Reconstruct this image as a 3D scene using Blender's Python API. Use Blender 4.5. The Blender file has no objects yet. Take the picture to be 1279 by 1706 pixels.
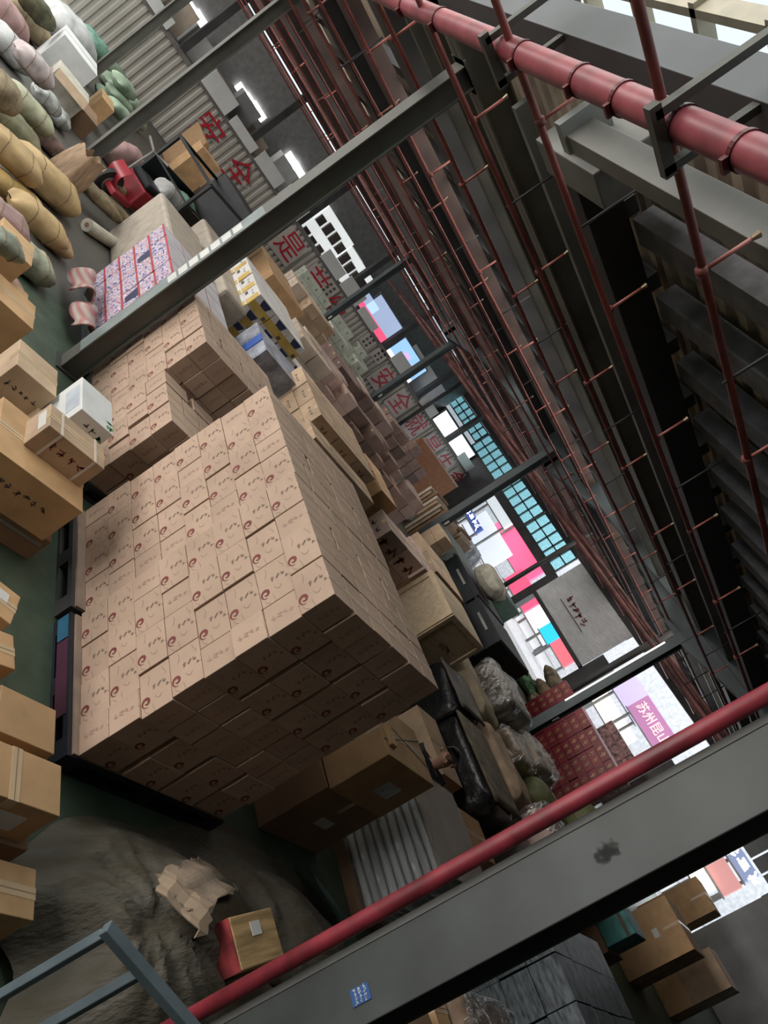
import bpy, math, random
import numpy as np
from mathutils import Vector, Matrix, noise as mnoise
rnd = random.Random(7)
SC = bpy.context.scene
COL = SC.collection
PI = math.pi

# ------------------------------------------------------------------ camera
CAM_Z = 2.65
YAW, PITCH, ROLL, FPX = math.radians(46.72236455), math.radians(8.19353134), math.radians(56.89411243), 1224.159
FWD = Vector((math.cos(YAW)*math.cos(PITCH), math.sin(YAW)*math.cos(PITCH), -math.sin(PITCH)))
RT0 = Vector((math.sin(YAW), -math.cos(YAW), 0)); UP0 = RT0.cross(FWD)
RIGHT = math.cos(ROLL)*RT0 + math.sin(ROLL)*UP0
UPV = -math.sin(ROLL)*RT0 + math.cos(ROLL)*UP0
cam_d = bpy.data.cameras.new('camera'); cam = bpy.data.objects.new('camera', cam_d); COL.objects.link(cam)
cam_d.sensor_fit = 'VERTICAL'; cam_d.sensor_height = 36.0; cam_d.lens = 36.0*FPX/1706.0
cam_d.clip_start = 0.02; cam_d.clip_end = 300
cam.matrix_world = Matrix(((RIGHT.x, UPV.x, -FWD.x, 0), (RIGHT.y, UPV.y, -FWD.y, 0), (RIGHT.z, UPV.z, -FWD.z, CAM_Z), (0, 0, 0, 1)))
SC.camera = cam

# ------------------------------------------------------------------ world, daylight, exposure
w = bpy.data.worlds.new('sky'); SC.world = w; w.use_nodes = True
bg = w.node_tree.nodes['Background']
bg.inputs[0].default_value = (0.80, 0.92, 1.0, 1); bg.inputs[1].default_value = 1.15
def area(name, loc, rot, sx, sy, power, col):
    d = bpy.data.lights.new(name, 'AREA'); d.shape = 'RECTANGLE'; d.size = sx; d.size_y = sy; d.energy = power; d.color = col
    o = bpy.data.objects.new(name, d); COL.objects.link(o); o.location = loc; o.rotation_euler = rot
    return o
# daylight through the open loading side behind and left of the viewer (pointing +X, a little down)
area('loading_side_daylight', (-13.0, 16.6, 3.2), (0, math.radians(-84), 0), 4.6, 32, 3900, (1.0, 0.92, 0.85))
# daylight through the roof glazing over the loading side
area('roof_glazing_daylight', (0.1, 13.5, 7.4), (0, 0, 0), 3.0, 20, 1300, (1.0, 0.96, 0.92))
# sky over the street outside, and what of it comes in through the doorways
area('street_sky', (31.0, 14.0, 9.0), (0, math.radians(12), 0), 9, 40, 5200, (0.95, 0.98, 1.0))
# daylight under the long roof-light strips of the hall
STRIPS = [(3.1, 21.0, 7.55, 8.35), (3.1, 21.0, 9.6, 10.6), (3.1, 24.3, 14.0, 15.1), (3.1, 24.3, 17.6, 18.7), (3.1, 22.0, 21.6, 22.7)]
for x0_, x1_, y0_, y1_ in STRIPS:
    area('roof_light_daylight', ((x0_+x1_)/2, (y0_+y1_)/2, 4.90), (0, 0, 0), x1_-x0_, y1_-y0_, 210, (1.0, 0.93, 0.85))
area('street_daylight', (26.5, 13.0, 2.2), (0, math.radians(90), 0), 3.6, 24, 420, (0.93, 0.97, 1.0))
SC.view_settings.view_transform = 'Standard'; SC.view_settings.look = 'None'
SC.view_settings.gamma = 1.0; SC.view_settings.use_curve_mapping = False
SC.view_settings.exposure = 0.0
SC.cycles.max_bounces = 6; SC.cycles.diffuse_bounces = 3; SC.cycles.transparent_max_bounces = 12
SC.cycles.caustics_reflective = False; SC.cycles.caustics_refractive = False

# ------------------------------------------------------------------ pixel -> place (in the 1279x1706 frame)
def ray(px, py):
    return RIGHT*((px-639.5)/FPX) - UPV*((py-853.0)/FPX) + FWD
def at(px, py, z=0.0):
    d = ray(px, py); return Vector((0, 0, CAM_Z)) + d*((z-CAM_Z)/d.z)
def atx(px, py, X):
    d = ray(px, py); return Vector((0, 0, CAM_Z)) + d*(X/d.x)
def aty(px, py, Y):
    d = ray(px, py); return Vector((0, 0, CAM_Z)) + d*(Y/d.y)

# ------------------------------------------------------------------ materials
MATS = {}
def mat(name, col, rough=0.7, metal=0.0, var=0.12, scale=6.0, bump=0.0, bscale=40.0, col2=None, stretch=None, objvar=0.0,
        spec=0.5, alpha=1.0):
    if name in MATS: return MATS[name]
    m = bpy.data.materials.new(name); m.use_nodes = True; nt = m.node_tree; N = nt.nodes; L = nt.links
    b = N['Principled BSDF']; b.inputs['Roughness'].default_value = rough; b.inputs['Metallic'].default_value = metal
    b.inputs['Specular IOR Level'].default_value = spec
    tc = N.new('ShaderNodeTexCoord'); mp = N.new('ShaderNodeMapping'); L.new(tc.outputs['Object'], mp.inputs[0])
    if stretch: mp.inputs['Scale'].default_value = stretch
    oi = N.new('ShaderNodeObjectInfo')
    add = N.new('ShaderNodeVectorMath'); add.operation = 'ADD'; L.new(mp.outputs[0], add.inputs[0])
    sc = N.new('ShaderNodeVectorMath'); sc.operation = 'SCALE'; sc.inputs[0].default_value = (17, 31, 11)
    L.new(oi.outputs['Random'], sc.inputs['Scale']); L.new(sc.outputs[0], add.inputs[1])
    nz = N.new('ShaderNodeTexNoise'); nz.inputs['Scale'].default_value = scale; nz.inputs['Detail'].default_value = 6
    L.new(add.outputs[0], nz.inputs['Vector'])
    mix = N.new('ShaderNodeMix'); mix.data_type = 'RGBA'
    if col2 is None: col2 = tuple(c*(1-2.2*var) for c in col)
    c1 = tuple(min(1, c*(1+var)) for c in col)
    mr = N.new('ShaderNodeMapRange'); mr.inputs[1].default_value = 0.3; mr.inputs[2].default_value = 0.7
    L.new(nz.outputs['Fac'], mr.inputs[0]); L.new(mr.outputs[0], mix.inputs['Factor'])
    mix.inputs['A'].default_value = (*c1, 1); mix.inputs['B'].default_value = (*[max(0, c) for c in col2], 1)
    out = mix.outputs['Result']
    if objvar:
        hs = N.new('ShaderNodeHueSaturation'); m2 = N.new('ShaderNodeMapRange')
        m2.inputs[3].default_value = 1-objvar; m2.inputs[4].default_value = 1+objvar
        L.new(oi.outputs['Random'], m2.inputs[0]); L.new(m2.outputs[0], hs.inputs['Value']); L.new(out, hs.inputs['Color']); out = hs.outputs['Color']
    L.new(out, b.inputs['Base Color'])
    if bump:
        n2 = N.new('ShaderNodeTexNoise'); n2.inputs['Scale'].default_value = bscale; n2.inputs['Detail'].default_value = 5
        L.new(add.outputs[0], n2.inputs['Vector'])
        bp = N.new('ShaderNodeBump'); bp.inputs['Strength'].default_value = bump; bp.inputs['Distance'].default_value = 0.02
        L.new(n2.outputs['Fac'], bp.inputs['Height']); L.new(bp.outputs[0], b.inputs['Normal'])
    if alpha < 1: b.inputs['Alpha'].default_value = alpha
    MATS[name] = m
    return m
def emit(name, col, s=1.0, rough=0.5):
    if name in MATS: return MATS[name]
    m = bpy.data.materials.new(name); m.use_nodes = True
    b = m.node_tree.nodes['Principled BSDF']; b.inputs['Base Color'].default_value = (*col, 1)
    b.inputs['Emission Color'].default_value = (*col, 1); b.inputs['Emission Strength'].default_value = s
    b.inputs['Roughness'].default_value = rough
    MATS[name] = m; return m
def glass(name, col, gloss=0.08):
    if name in MATS: return MATS[name]
    m = bpy.data.materials.new(name); m.use_nodes = True; nt = m.node_tree; N = nt.nodes; L = nt.links
    N.remove(N['Principled BSDF'])
    t = N.new('ShaderNodeBsdfTransparent'); t.inputs[0].default_value = (*col, 1)
    g = N.new('ShaderNodeBsdfGlossy'); g.inputs['Roughness'].default_value = 0.12
    mx = N.new('ShaderNodeMixShader'); mx.inputs[0].default_value = gloss
    L.new(t.outputs[0], mx.inputs[1]); L.new(g.outputs[0], mx.inputs[2]); L.new(mx.outputs[0], N['Material Output'].inputs[0])
    MATS[name] = m; return m
def film(name, gloss=0.30, tint=(0.93, 0.93, 0.92), bump=0.8, scale=9, stretch=(1, 1, 1), milky=0.10):
    if name in MATS: return MATS[name]
    m = bpy.data.materials.new(name); m.use_nodes = True; nt = m.node_tree; N = nt.nodes; L = nt.links
    N.remove(N['Principled BSDF'])
    t = N.new('ShaderNodeBsdfTransparent'); t.inputs[0].default_value = (*tint, 1)
    g = N.new('ShaderNodeBsdfGlossy'); g.inputs['Roughness'].default_value = 0.16
    d = N.new('ShaderNodeBsdfDiffuse'); d.inputs[0].default_value = (.8, .82, .84, 1)
    tc = N.new('ShaderNodeTexCoord'); mp = N.new('ShaderNodeMapping'); mp.inputs['Scale'].default_value = stretch
    nz = N.new('ShaderNodeTexNoise'); nz.inputs['Scale'].default_value = scale; nz.inputs['Detail'].default_value = 4
    L.new(tc.outputs['Object'], mp.inputs[0]); L.new(mp.outputs[0], nz.inputs['Vector'])
    bp = N.new('ShaderNodeBump'); bp.inputs['Strength'].default_value = bump; bp.inputs['Distance'].default_value = 0.08
    L.new(nz.outputs['Fac'], bp.inputs['Height']); L.new(bp.outputs[0], g.inputs['Normal'])
    m1 = N.new('ShaderNodeMixShader'); m1.inputs[0].default_value = milky; L.new(t.outputs[0], m1.inputs[1]); L.new(d.outputs[0], m1.inputs[2])
    m2 = N.new('ShaderNodeMixShader'); m2.inputs[0].default_value = gloss; L.new(m1.outputs[0], m2.inputs[1]); L.new(g.outputs[0], m2.inputs[2])
    L.new(m2.outputs[0], N['Material Output'].inputs[0])
    MATS[name] = m; return m

M_WINE = mat('pink_tan_cardboard', (0.50, 0.355, 0.265), 0.75, var=.07, scale=3, bump=.05, objvar=.05)
M_KRAFT = mat('kraft_cardboard', (0.50, 0.31, 0.155), 0.75, var=.10, scale=4, bump=.06, objvar=.10)
M_TAN = mat('tan_cardboard', (0.46, 0.33, 0.22), 0.75, var=.10, scale=4, bump=.06, objvar=.12)
M_BROWN = mat('dark_brown_cardboard', (0.26, 0.155, 0.09), 0.75, var=.10, scale=4, bump=.06, objvar=.10)
M_PALE = mat('pale_cardboard', (0.56, 0.47, 0.38), 0.75, var=.08, scale=4, objvar=.10)
M_WHITEC = mat('white_carton_board', (0.66, 0.68, 0.68), 0.55, var=.06, scale=4, objvar=.05)
M_PINKC = mat('pinkish_carton_board', (0.48, 0.35, 0.31), 0.65, var=.08, scale=4, objvar=.25)
M_DUSK = mat('mauve_brown_carton_board', (0.25, 0.165, 0.14), 0.7, var=.12, scale=4, objvar=.45)
M_TAPE = mat('packing_tape', (0.56, 0.42, 0.27), 0.25, var=.05)
M_INK = mat('dark_grey_ink', (0.10, 0.085, 0.075), 0.8, var=.1)
M_INKS = mat('soft_brown_ink', (0.21, 0.15, 0.12), 0.8, var=.1)
M_RED = mat('red_ink', (0.20, 0.045, 0.04), 0.7, var=.1)
M_LABEL = mat('white_paper_label', (0.62, 0.62, 0.60), 0.5, var=.05)
M_STRAP = mat('pale_plastic_strap', (0.60, 0.55, 0.48), 0.35, var=.05)
M_STEEL = mat('grey_green_steel_paint', (0.105, 0.105, 0.09), 0.55, var=.14, scale=2.5, bump=.05)
M_STEELD = mat('dark_steel_paint', (0.045, 0.045, 0.047), 0.6, var=.2, scale=2)
M_STEELL = mat('pale_grey_steel_paint', (0.24, 0.245, 0.23), 0.6, var=.15, scale=2)
M_STEELB = mat('blue_grey_steel_paint', (0.16, 0.19, 0.215), 0.5, var=.1, scale=3)
M_TEAL = mat('teal_grey_steel_paint', (0.06, 0.078, 0.082), 0.55, var=.15, scale=2)
M_PIPE = mat('red_pipe_paint', (0.33, 0.072, 0.088), 0.42, var=.20, scale=5, bump=.06, bscale=14)
M_PIPED = mat('dull_red_pipe_paint', (0.30, 0.082, 0.07), 0.5, var=.25, scale=4)
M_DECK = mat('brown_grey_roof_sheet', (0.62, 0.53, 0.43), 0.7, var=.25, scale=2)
M_RUST = mat('rust_brown_purlin_paint', (0.085, 0.055, 0.05), 0.7, var=.25, scale=2)
M_BLACKP = mat('black_plastic', (0.014, 0.018, 0.021), 0.5, var=.2, scale=3, bump=.1, bscale=10, spec=.25)
M_FILMB = mat('black_stretch_film', (0.014, 0.015, 0.017), 0.28, var=.2, scale=4, bump=.5, bscale=12)
M_WOOD = mat('pale_plywood', (0.58, 0.46, 0.31), 0.7, var=.10, scale=3, stretch=(1, 6, 6))
M_WOODB = mat('brown_timber', (0.34, 0.21, 0.11), 0.7, var=.15, scale=3, stretch=(1, 6, 6))

# ------------------------------------------------------------------ mesh building
class MB:
    def __init__(s): s.v = []; s.f = []
    def q(s, *pts):
        n = len(s.v); s.v += [tuple(p) for p in pts]; s.f.append(tuple(range(n, n+len(pts)))); return s
    def box(s, x0, x1, y0, y1, z0, z1):
        n = len(s.v)
        s.v += [(x0, y0, z0), (x1, y0, z0), (x1, y1, z0), (x0, y1, z0), (x0, y0, z1), (x1, y0, z1), (x1, y1, z1), (x0, y1, z1)]
        s.f += [tuple(n+i for i in f) for f in ((0, 3, 2, 1), (4, 5, 6, 7), (0, 1, 5, 4), (1, 2, 6, 5), (2, 3, 7, 6), (3, 0, 4, 7))]
        return s
    def obox(s, c, ax, ay, az):
        c = Vector(c); n = len(s.v)
        for k in (-1, 1):
            for i, j in ((-1, -1), (1, -1), (1, 1), (-1, 1)): s.v.append(tuple(c+Vector(ax)*i+Vector(ay)*j+Vector(az)*k))
        s.f += [tuple(n+i for i in f) for f in ((0, 3, 2, 1), (4, 5, 6, 7), (0, 1, 5, 4), (1, 2, 6, 5), (2, 3, 7, 6), (3, 0, 4, 7))]
        return s
    def bar(s, p, q, wx, wz, up=(0, 0, 1)):
        p = Vector(p); q = Vector(q); d = (q-p)/2; t = d.normalized(); u = Vector(up)
        if abs(t.dot(u)) > .95: u = Vector((1, 0, 0))
        a = t.cross(u).normalized(); b = a.cross(t)
        return s.obox((p+q)/2, d, a*wx/2, b*wz/2)
    def tube(s, pts, r, n=12, cap=True):
        pts = [Vector(p) for p in pts]; rings = []
        rr = r if isinstance(r, (list, tuple)) else [r]*len(pts)
        for i, p in enumerate(pts):
            t = (pts[min(i+1, len(pts)-1)]-pts[max(i-1, 0)]).normalized()
            u = Vector((0, 0, 1)) if abs(t.z) < .9 else Vector((1, 0, 0))
            a = t.cross(u).normalized(); b = a.cross(t); k = len(s.v)
            for j in range(n):
                th = 2*PI*j/n; s.v.append(tuple(p+(a*math.cos(th)+b*math.sin(th))*rr[i]))
            rings.append(k)
        for i in range(len(pts)-1):
            for j in range(n):
                s.f.append((rings[i]+j, rings[i]+(j+1) % n, rings[i+1]+(j+1) % n, rings[i+1]+j))
        if cap:
            s.f.append(tuple(rings[0]+j for j in range(n))[::-1]); s.f.append(tuple(rings[-1]+j for j in range(n)))
        return s
    def grid(s, fn, nu, nv, closed_u=False):
        n = len(s.v)
        for j in range(nv+1):
            for i in range(nu if closed_u else nu+1): s.v.append(tuple(fn(i/nu, j/nv)))
        W = nu if closed_u else nu+1
        for j in range(nv):
            for i in range(nu):
                i2 = (i+1) % nu if closed_u else i+1
                s.f.append((n+j*W+i, n+j*W+i2, n+(j+1)*W+i2, n+(j+1)*W+i))
        return s
    def mesh(s, name, m, smooth=False):
        me = bpy.data.meshes.new(name); me.from_pydata(s.v, [], s.f); me.materials.append(m)
        if smooth: me.polygons.foreach_set('use_smooth', [True]*len(me.polygons))
        me.update(); return me
    def build(s, name, m, parent=None, smooth=False, bevel=0.0, loc=None):
        o = bpy.data.objects.new(name, s.mesh(name, m, smooth)); COL.objects.link(o)
        if parent: o.parent = parent
        if loc is not None: o.location = loc
        if bevel:
            b = o.modifiers.new('bevel', 'BEVEL'); b.width = bevel; b.segments = 2; b.limit_method = 'ANGLE'
        return o
def tag(o, label=None, cat=None, group=None, kind=None):
    if label: o['label'] = label
    if cat: o['category'] = cat
    if group: o['group'] = group
    if kind: o['kind'] = kind
    return o
def empty(name, loc, label, cat, group=None, rz=0.0):
    o = bpy.data.objects.new(name, None); COL.objects.link(o); o.location = loc; o.rotation_euler = (0, 0, rz)
    return tag(o, label, cat, group)
def dup(o, loc=None, rz=None, label=None, group=None, parent=None):
    c = o.copy(); COL.objects.link(c)
    if parent: c.parent = parent
    if loc is not None: c.location = loc
    if rz is not None: c.rotation_euler = (0, 0, rz)
    if label: c['label'] = label
    if group: c['group'] = group
    for ch in o.children: dup(ch, parent=c)
    return c
def struct(o, label=None, cat=None): return tag(o, label, cat, kind='structure')
REG = []
def reg(x0, x1, y0, y1, z0, z1): REG.append((x0, x1, y0, y1, z0, z1))
def clash(x0, x1, y0, y1, z0, z1, tol=.02, upto=None):
    for b in REG[:upto]:
        if min(x1, b[1])-max(x0, b[0]) > tol and min(y1, b[3])-max(y0, b[2]) > tol and min(z1, b[5])-max(z0, b[4]) > tol: return True
    return False
def rest(x0, x1, y0, y1, zmax, tol=.05):
    """height of what lies under a footprint"""
    z = 0.0
    for b in REG:
        if min(x1, b[1])-max(x0, b[0]) > tol and min(y1, b[3])-max(y0, b[2]) > tol and b[5] < zmax: z = max(z, b[5])
    return z
ORD = ['first', 'second', 'third', 'fourth', 'fifth', 'sixth', 'seventh', 'eighth', 'ninth', 'tenth', 'eleventh', 'twelfth']

_txt = {}
def text_mesh(s, size, m, extrude=0.0):
    k = (s, size, m.name)
    if k in _txt: return _txt[k]
    c = bpy.data.curves.new('lettering', 'FONT'); c.body = s; c.size = size; c.align_x = 'CENTER'; c.align_y = 'CENTER'; c.extrude = extrude
    c.resolution_u = 3
    o = bpy.data.objects.new('lettering', c); COL.objects.link(o)
    bpy.context.view_layer.update()
    me = bpy.data.meshes.new_from_object(o.evaluated_get(bpy.context.evaluated_depsgraph_get()))
    bpy.data.objects.remove(o); me.materials.clear(); me.materials.append(m); me.name = 'lettering'
    _txt[k] = me; return me
def letters(s, size, m, parent, loc, face='-Y', name='lettering', extrude=0.003):
    o = bpy.data.objects.new(name, text_mesh(s, size, m, extrude)); COL.objects.link(o)
    if parent: o.parent = parent
    o.location = loc
    o.rotation_euler = {'-Y': (PI/2, 0, 0), '-X': (PI/2, 0, -PI/2), '+Z': (0, 0, 0), '+Zx': (0, 0, -PI/2)}[face]
    return o

def glyphs(seed, n, size, pitch):
    """n small brush-like marks in a row, flat in X-Z, facing -Y"""
    r = random.Random(seed); mb = MB()
    for k in range(n):
        cx = (k-(n-1)/2)*pitch
        for j in range(4):
            a = r.choice((0, PI/2, .6, -.7)); L = size*r.uniform(.25, .5); W = size*.09
            c = Vector((cx+r.uniform(-.3, .3)*size, 0, r.uniform(-.35, .35)*size)); d = Vector((math.cos(a), 0, math.sin(a)))*L; e = Vector((-math.sin(a), 0, math.cos(a)))*W
            mb.q(c-d-e, c+d-e, c+d+e, c-d+e)
    return mb
def marks(n, size, m, parent, loc, face='-Y', name='printed_mark', seed=1):
    """a row of illegible brush-like characters"""
    mb = glyphs(seed, n, size, size*1.15)
    o = mb.build(name, m, parent, loc=loc); o.rotation_euler = (0, 0, -PI/2 if face == '-X' else 0); return o

# ------------------------------------------------------------------ THE SETTING
def floor_material():
    m = mat('painted_floor', (0.085, 0.080, 0.070), 0.55, var=.15, scale=.8, bump=.04)
    nt = m.node_tree; N = nt.nodes; L = nt.links; b = N['Principled BSDF']
    old = b.inputs['Base Color'].links[0].from_socket
    tc = N.new('ShaderNodeTexCoord'); sx = N.new('ShaderNodeSeparateXYZ'); L.new(tc.outputs['Object'], sx.inputs[0])
    st = N.new('ShaderNodeMapRange'); st.inputs[1].default_value = 7.6; st.inputs[2].default_value = 8.2
    L.new(sx.outputs['Y'], st.inputs[0])
    n = N.new('ShaderNodeTexNoise'); n.inputs['Scale'].default_value = 5; n.inputs['Detail'].default_value = 8; L.new(tc.outputs['Object'], n.inputs['Vector'])
    cr = N.new('ShaderNodeValToRGB'); cr.color_ramp.elements[0].position = .35; cr.color_ramp.elements[1].position = .7
    cr.color_ramp.elements[0].color = (.036, .060, .038, 1); cr.color_ramp.elements[1].color = (.066, .095, .064, 1); L.new(n.outputs['Fac'], cr.inputs[0])
    mx = N.new('ShaderNodeMix'); mx.data_type = 'RGBA'; L.new(st.outputs[0], mx.inputs['Factor']); L.new(cr.outputs[0], mx.inputs['A']); L.new(old, mx.inputs['B'])
    L.new(mx.outputs['Result'], b.inputs['Base Color']); return m
struct(MB().box(-8, 26, -3, 34, -.2, 0).build('floor', floor_material()), 'green painted concrete floor running to grey concrete further back', 'floor')

# right-hand wall (behind the photograph's lower right), street wall with openings, sign wall, roof
M_WALL = mat('grey_rendered_wall', (0.34, 0.34, 0.35), .8, var=.10, scale=1.5)
M_WALLG = mat('blue_grey_cladding', (0.22, 0.235, 0.24), .6, var=.08, scale=1.5)
struct(MB().box(-8, 26, -3.25, -3.0, 0, 5.4).build('wall_right', mat('grey_brown_block_wall', (.05, .045, .04), .85, var=.12)))  # unseen side wall, put in to keep the piles' right side dark
struct(MB().box(-8.2, -8.0, -3.25, .6, 0, 5.3).build('wall_loading_side', M_WALL))  # unseen wall stub, sized to hold daylight off the piles' dark side
XW = 25.0
def on_wall(px, py): p = atx(px, py, XW); return p.y, p.z
mb = MB()
# piers and bands of the street wall; the gaps are the open doorways and the glazing
for y0, y1 in ((-3, 1.2), (9.0, 9.4), (13.2, 13.8), (17.7, 18.1), (24.2, 24.7)): mb.box(XW, XW+.35, y0, y1, 0, 2.65)
mb.box(XW, XW+.3, -3, 34, 3.9, 5.0); mb.box(XW+.02, XW+.33, 17.7, 34, 2.45, 2.85); mb.box(XW, XW+.3, -3, 5.0, 2.65, 3.9)
mb.box(XW, XW+.3, 24.7, 34, 0, 2.45)
struct(mb.build('wall_street_side', M_STEELD), 'dark framed street side wall with open doorways and blue glazing', 'wall')
# half-lowered grey roller shutter
MSH = mat('grey_shutter_sheet', (0.74, 0.75, 0.77), .55, var=.06, scale=1.2)
sh = MB()
ns = 40
for i in range(ns):
    z0 = 1.72+i*(3.9-1.72)/ns; z1 = 1.72+(i+1)*(3.9-1.72)/ns
    sh.q((XW-.02, 17.7, z0), (XW-.02, 13.8, z0), (XW-.045, 13.8, (z0+z1)/2), (XW-.045, 17.7, (z0+z1)/2))
    sh.q((XW-.045, 17.7, (z0+z1)/2), (XW-.045, 13.8, (z0+z1)/2), (XW-.02, 13.8, z1), (XW-.02, 17.7, z1))
d1 = tag(sh.build('door_1', MSH), 'half lowered grey roller shutter with small red lettering', 'shutter', kind='structure')
MB().box(XW-.09, XW+.05, 13.8, 17.7, 1.62, 1.78).build('bottom_rail', M_STEELD, d1)
marks(5, .26, M_RED, d1, (XW-.09, 15.9, 2.70), '-X', 'red_lettering', 4)
MB().box(XW-.1, XW-.085, 15.0, 16.7, 2.42, 2.46).build('underline', M_INK, d1)
# second shutter box panels to the right of it
mb = MB()
for k in range(9): mb.box(XW-.05, XW, 5.0+k*.46, 5.0+k*.46+.4, 3.0, 3.9)
struct(mb.build('trim_1', M_WALLG), 'row of dark green grey panels above the street opening', 'panelling')
# blue glazing: each long light has mullions
M_SKYGLASS = glass('cyan_tinted_glass', (.68, .97, 1.0)); M_FRAME = mat('black_window_frame', (.03, .032, .035), .5)
wi = 1
for y0, y1, z0, z1 in ((13.9, 17.6, 3.62, 3.9), (18.1, 21.0, 2.85, 3.88), (21.1, 24.0, 2.85, 3.88), (24.3, 27.2, 2.85, 3.86), (27.3, 33.5, 3.1, 3.85)):
    wn = MB().box(XW+.10, XW+.115, y0, y1, z0, z1).build('window_%d' % wi, M_SKYGLASS); struct(wn, 'long blue tinted window band high in the street wall', 'window'); wi += 1
    fr = MB(); n = max(2, round((y1-y0)/.62))
    for k in range(n+1):
        yy = y0+(y1-y0)*k/n; fr.box(XW+.06, XW+.14, yy-.03, yy+.03, z0, z1)
    for zz in (z0, (z0+z1)/2, z1): fr.box(XW+.06, XW+.14, y0, y1, zz-.03, zz+.03)
    fr.build('window_frame', M_FRAME, wn)

# sign wall of grey corrugated sheet along Y = 25.6
YW = 25.6
MCOR = mat('grey_corrugated_sheet', (0.42, 0.40, 0.36), .6, var=.08, scale=.7)
mb = MB(); xs = -3.0
while xs < 25:
    p = [(xs, 0), (xs+.09, 0), (xs+.12, -.05), (xs+.21, -.05), (xs+.24, 0)]
    for (a, b), (c, d) in zip(p[:-1], p[1:]): mb.q((a, YW+b, 0), (c, YW+d, 0), (c, YW+d, 1.86), (a, YW+b, 1.86))
    xs += .24
struct(mb.build('wall_far', MCOR), 'grey corrugated far wall carrying square red characters', 'wall')
M_SIGNRED = mat('sign_red', (0.45, 0.015, 0.035), .5, var=.05); M_BOARD = mat('pale_sign_board', (0.50, 0.46, 0.43), .6, var=.05)
signs = [('安', 350, 215, 0, 'beside the cargo trike'), ('全', 405, 283, 0, 'behind brown cartons'), ('是', 492, 403, 1, 'beside the kraft carton stack'),
         ('节', 527, 467, 1, 'right of the near column'), ('约', 558, 512, 0, 'partly behind a slim column'), ('安', 645, 628, 1, 'above dark carton stacks'),
         ('全', 675, 665, 1, 'right of the third column'), ('就', 697, 705, 1, 'beside the white shop light'), ('是', 720, 740, 1, 'above the orange board'),
         ('生', 738, 770, 1, 'nearest the street wall'), ('命', 760, 797, 1, 'at the end of the row')]
for ch, px, py, brd, wh in signs:
    p = aty(px, py, YW-.09)
    if brd:
        b = MB().box(-.54, .54, -.012, .012, -.52, .52).build('sign_board', M_BOARD, loc=(p.x, YW-.075, 1.22))
    else:
        b = MB().box(-.5, .5, -.004, .004, -.02, .02).build('sign_board', MCOR, loc=(p.x, YW-.07, 1.22))
    tag(b, 'red character %s on the corrugated far wall, %s' % (ch, wh), 'sign', 'red safety slogan characters')
    letters(ch, 1.0, M_SIGNRED, b, (0, -.02, 0), '-Y', 'red_character', .01)
for px, py, wh in ((548, 482, 'beside the red character on the pale board'), (614, 568, 'left of its twin'), (633, 592, 'right of its twin')):
    p = aty(px, py, YW-.09)
    b = MB().box(-.30, .30, -.012, .012, -.30, .30).build('notice_board', M_BOARD, loc=(p.x, YW-.08, p.z))
    tag(b, 'small square six-mark notice on the far wall, %s' % wh, 'sign', 'small square notices')
    mk = MB()
    for i in range(2):
        for j in range(3): mk.box(-.17+i*.22, -.06+i*.22, -.02, -.013, -.23+j*.17, -.12+j*.17)
    mk.build('printed_mark', M_INK, b)

# upper gallery above the sign wall: slab edge, posts, back wall, parapet panels
M_WHITEP = mat('white_parapet_paint', (0.62, 0.64, 0.63), .6, var=.06, scale=1)
struct(MB().box(-3, 25, YW-.1, 31, 1.86, 2.0).build('trim_2', mat('gallery_slab', (.16, .15, .145), .7)), 'edge of the gallery floor above the far wall', 'slab edge')
struct(MB().box(-3, 25, 30.8, 31, 2.0, 4.6).build('wall_gallery', mat('gallery_back_wall', (.25, .25, .25), .7, var=.1)))
px_par = [(395, 195, 415, 240), (428, 265, 447, 290), (455, 305, 472, 330), (430, 160, 445, 185), (528, 395, 552, 450), (560, 460, 575, 480), (600, 520, 612, 545)]
for i in range(20):
    x = -1.5+i*1.32
    if i in (4, 9, 13, 15, 17, 18): continue
    pp = MB().box(x, x+1.12, YW-.16, YW-.10, 1.95, 2.28+.12*(i % 3)).build('parapet_panel', M_WHITEP)
    tag(pp, 'white parapet panel on the gallery edge, %s from the street end' % (ORD[19-i] if 19-i < 12 else '%d places' % (20-i)), 'panel', 'gallery parapet panels')
for i in range(9):
    x = -2+i*3.05
    struct(MB().box(x, x+.22, YW-.05, YW+.17, 2.0, 4.5).build('post', M_STEELD), 'dark post of the gallery', 'post')
# gallery goods, glazed bays and lit windows
M_LAMP = emit('lit_window_white', (1, 1, 1), 2.6)
k = 0
for i in range(24):
    x = -1.0+i*1.06; hgt = rnd.uniform(.5, 1.3); m = [M_PALE, M_WHITEC, M_TAN, M_WALL][i % 4]
    if 14 <= i: continue
    o = MB().box(0, .9, 0, .6, 0, hgt).build('carton', m, loc=(x, 26.6+.5*(i % 3), 2.0)); 
    MB().box(.4, .5, -.004, .604, hgt-.002, hgt+.003).build('packing_tape', M_TAPE, o)
    tag(o, '%s goods box on the gallery, %s place counting from its open left end' % (['pale cardboard', 'white', 'tan', 'grey'][i % 4], (ORD[:12]+['thirteenth', 'fourteenth'])[i]), 'box', 'goods boxes on the gallery')
for j, (px, py) in enumerate(((318, 14), (336, 36), (405, 155), (418, 172), (430, 186), (487, 268), (498, 285), (541, 352))):
    p = aty(px, py, 30.7)
    b = MB().box(-.34, .34, -.03, .03, -.15, .15).build('lit_window', M_LAMP, loc=(p.x, 30.7, p.z))
    tag(b, 'small bright window high behind the gallery, %s from the open left end' % ORD[j], 'window', 'small bright windows behind the gallery')
    MB().box(-.4, .4, -.02, .05, -.19, -.15).build('window_sill', M_STEELD, b)

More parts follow.
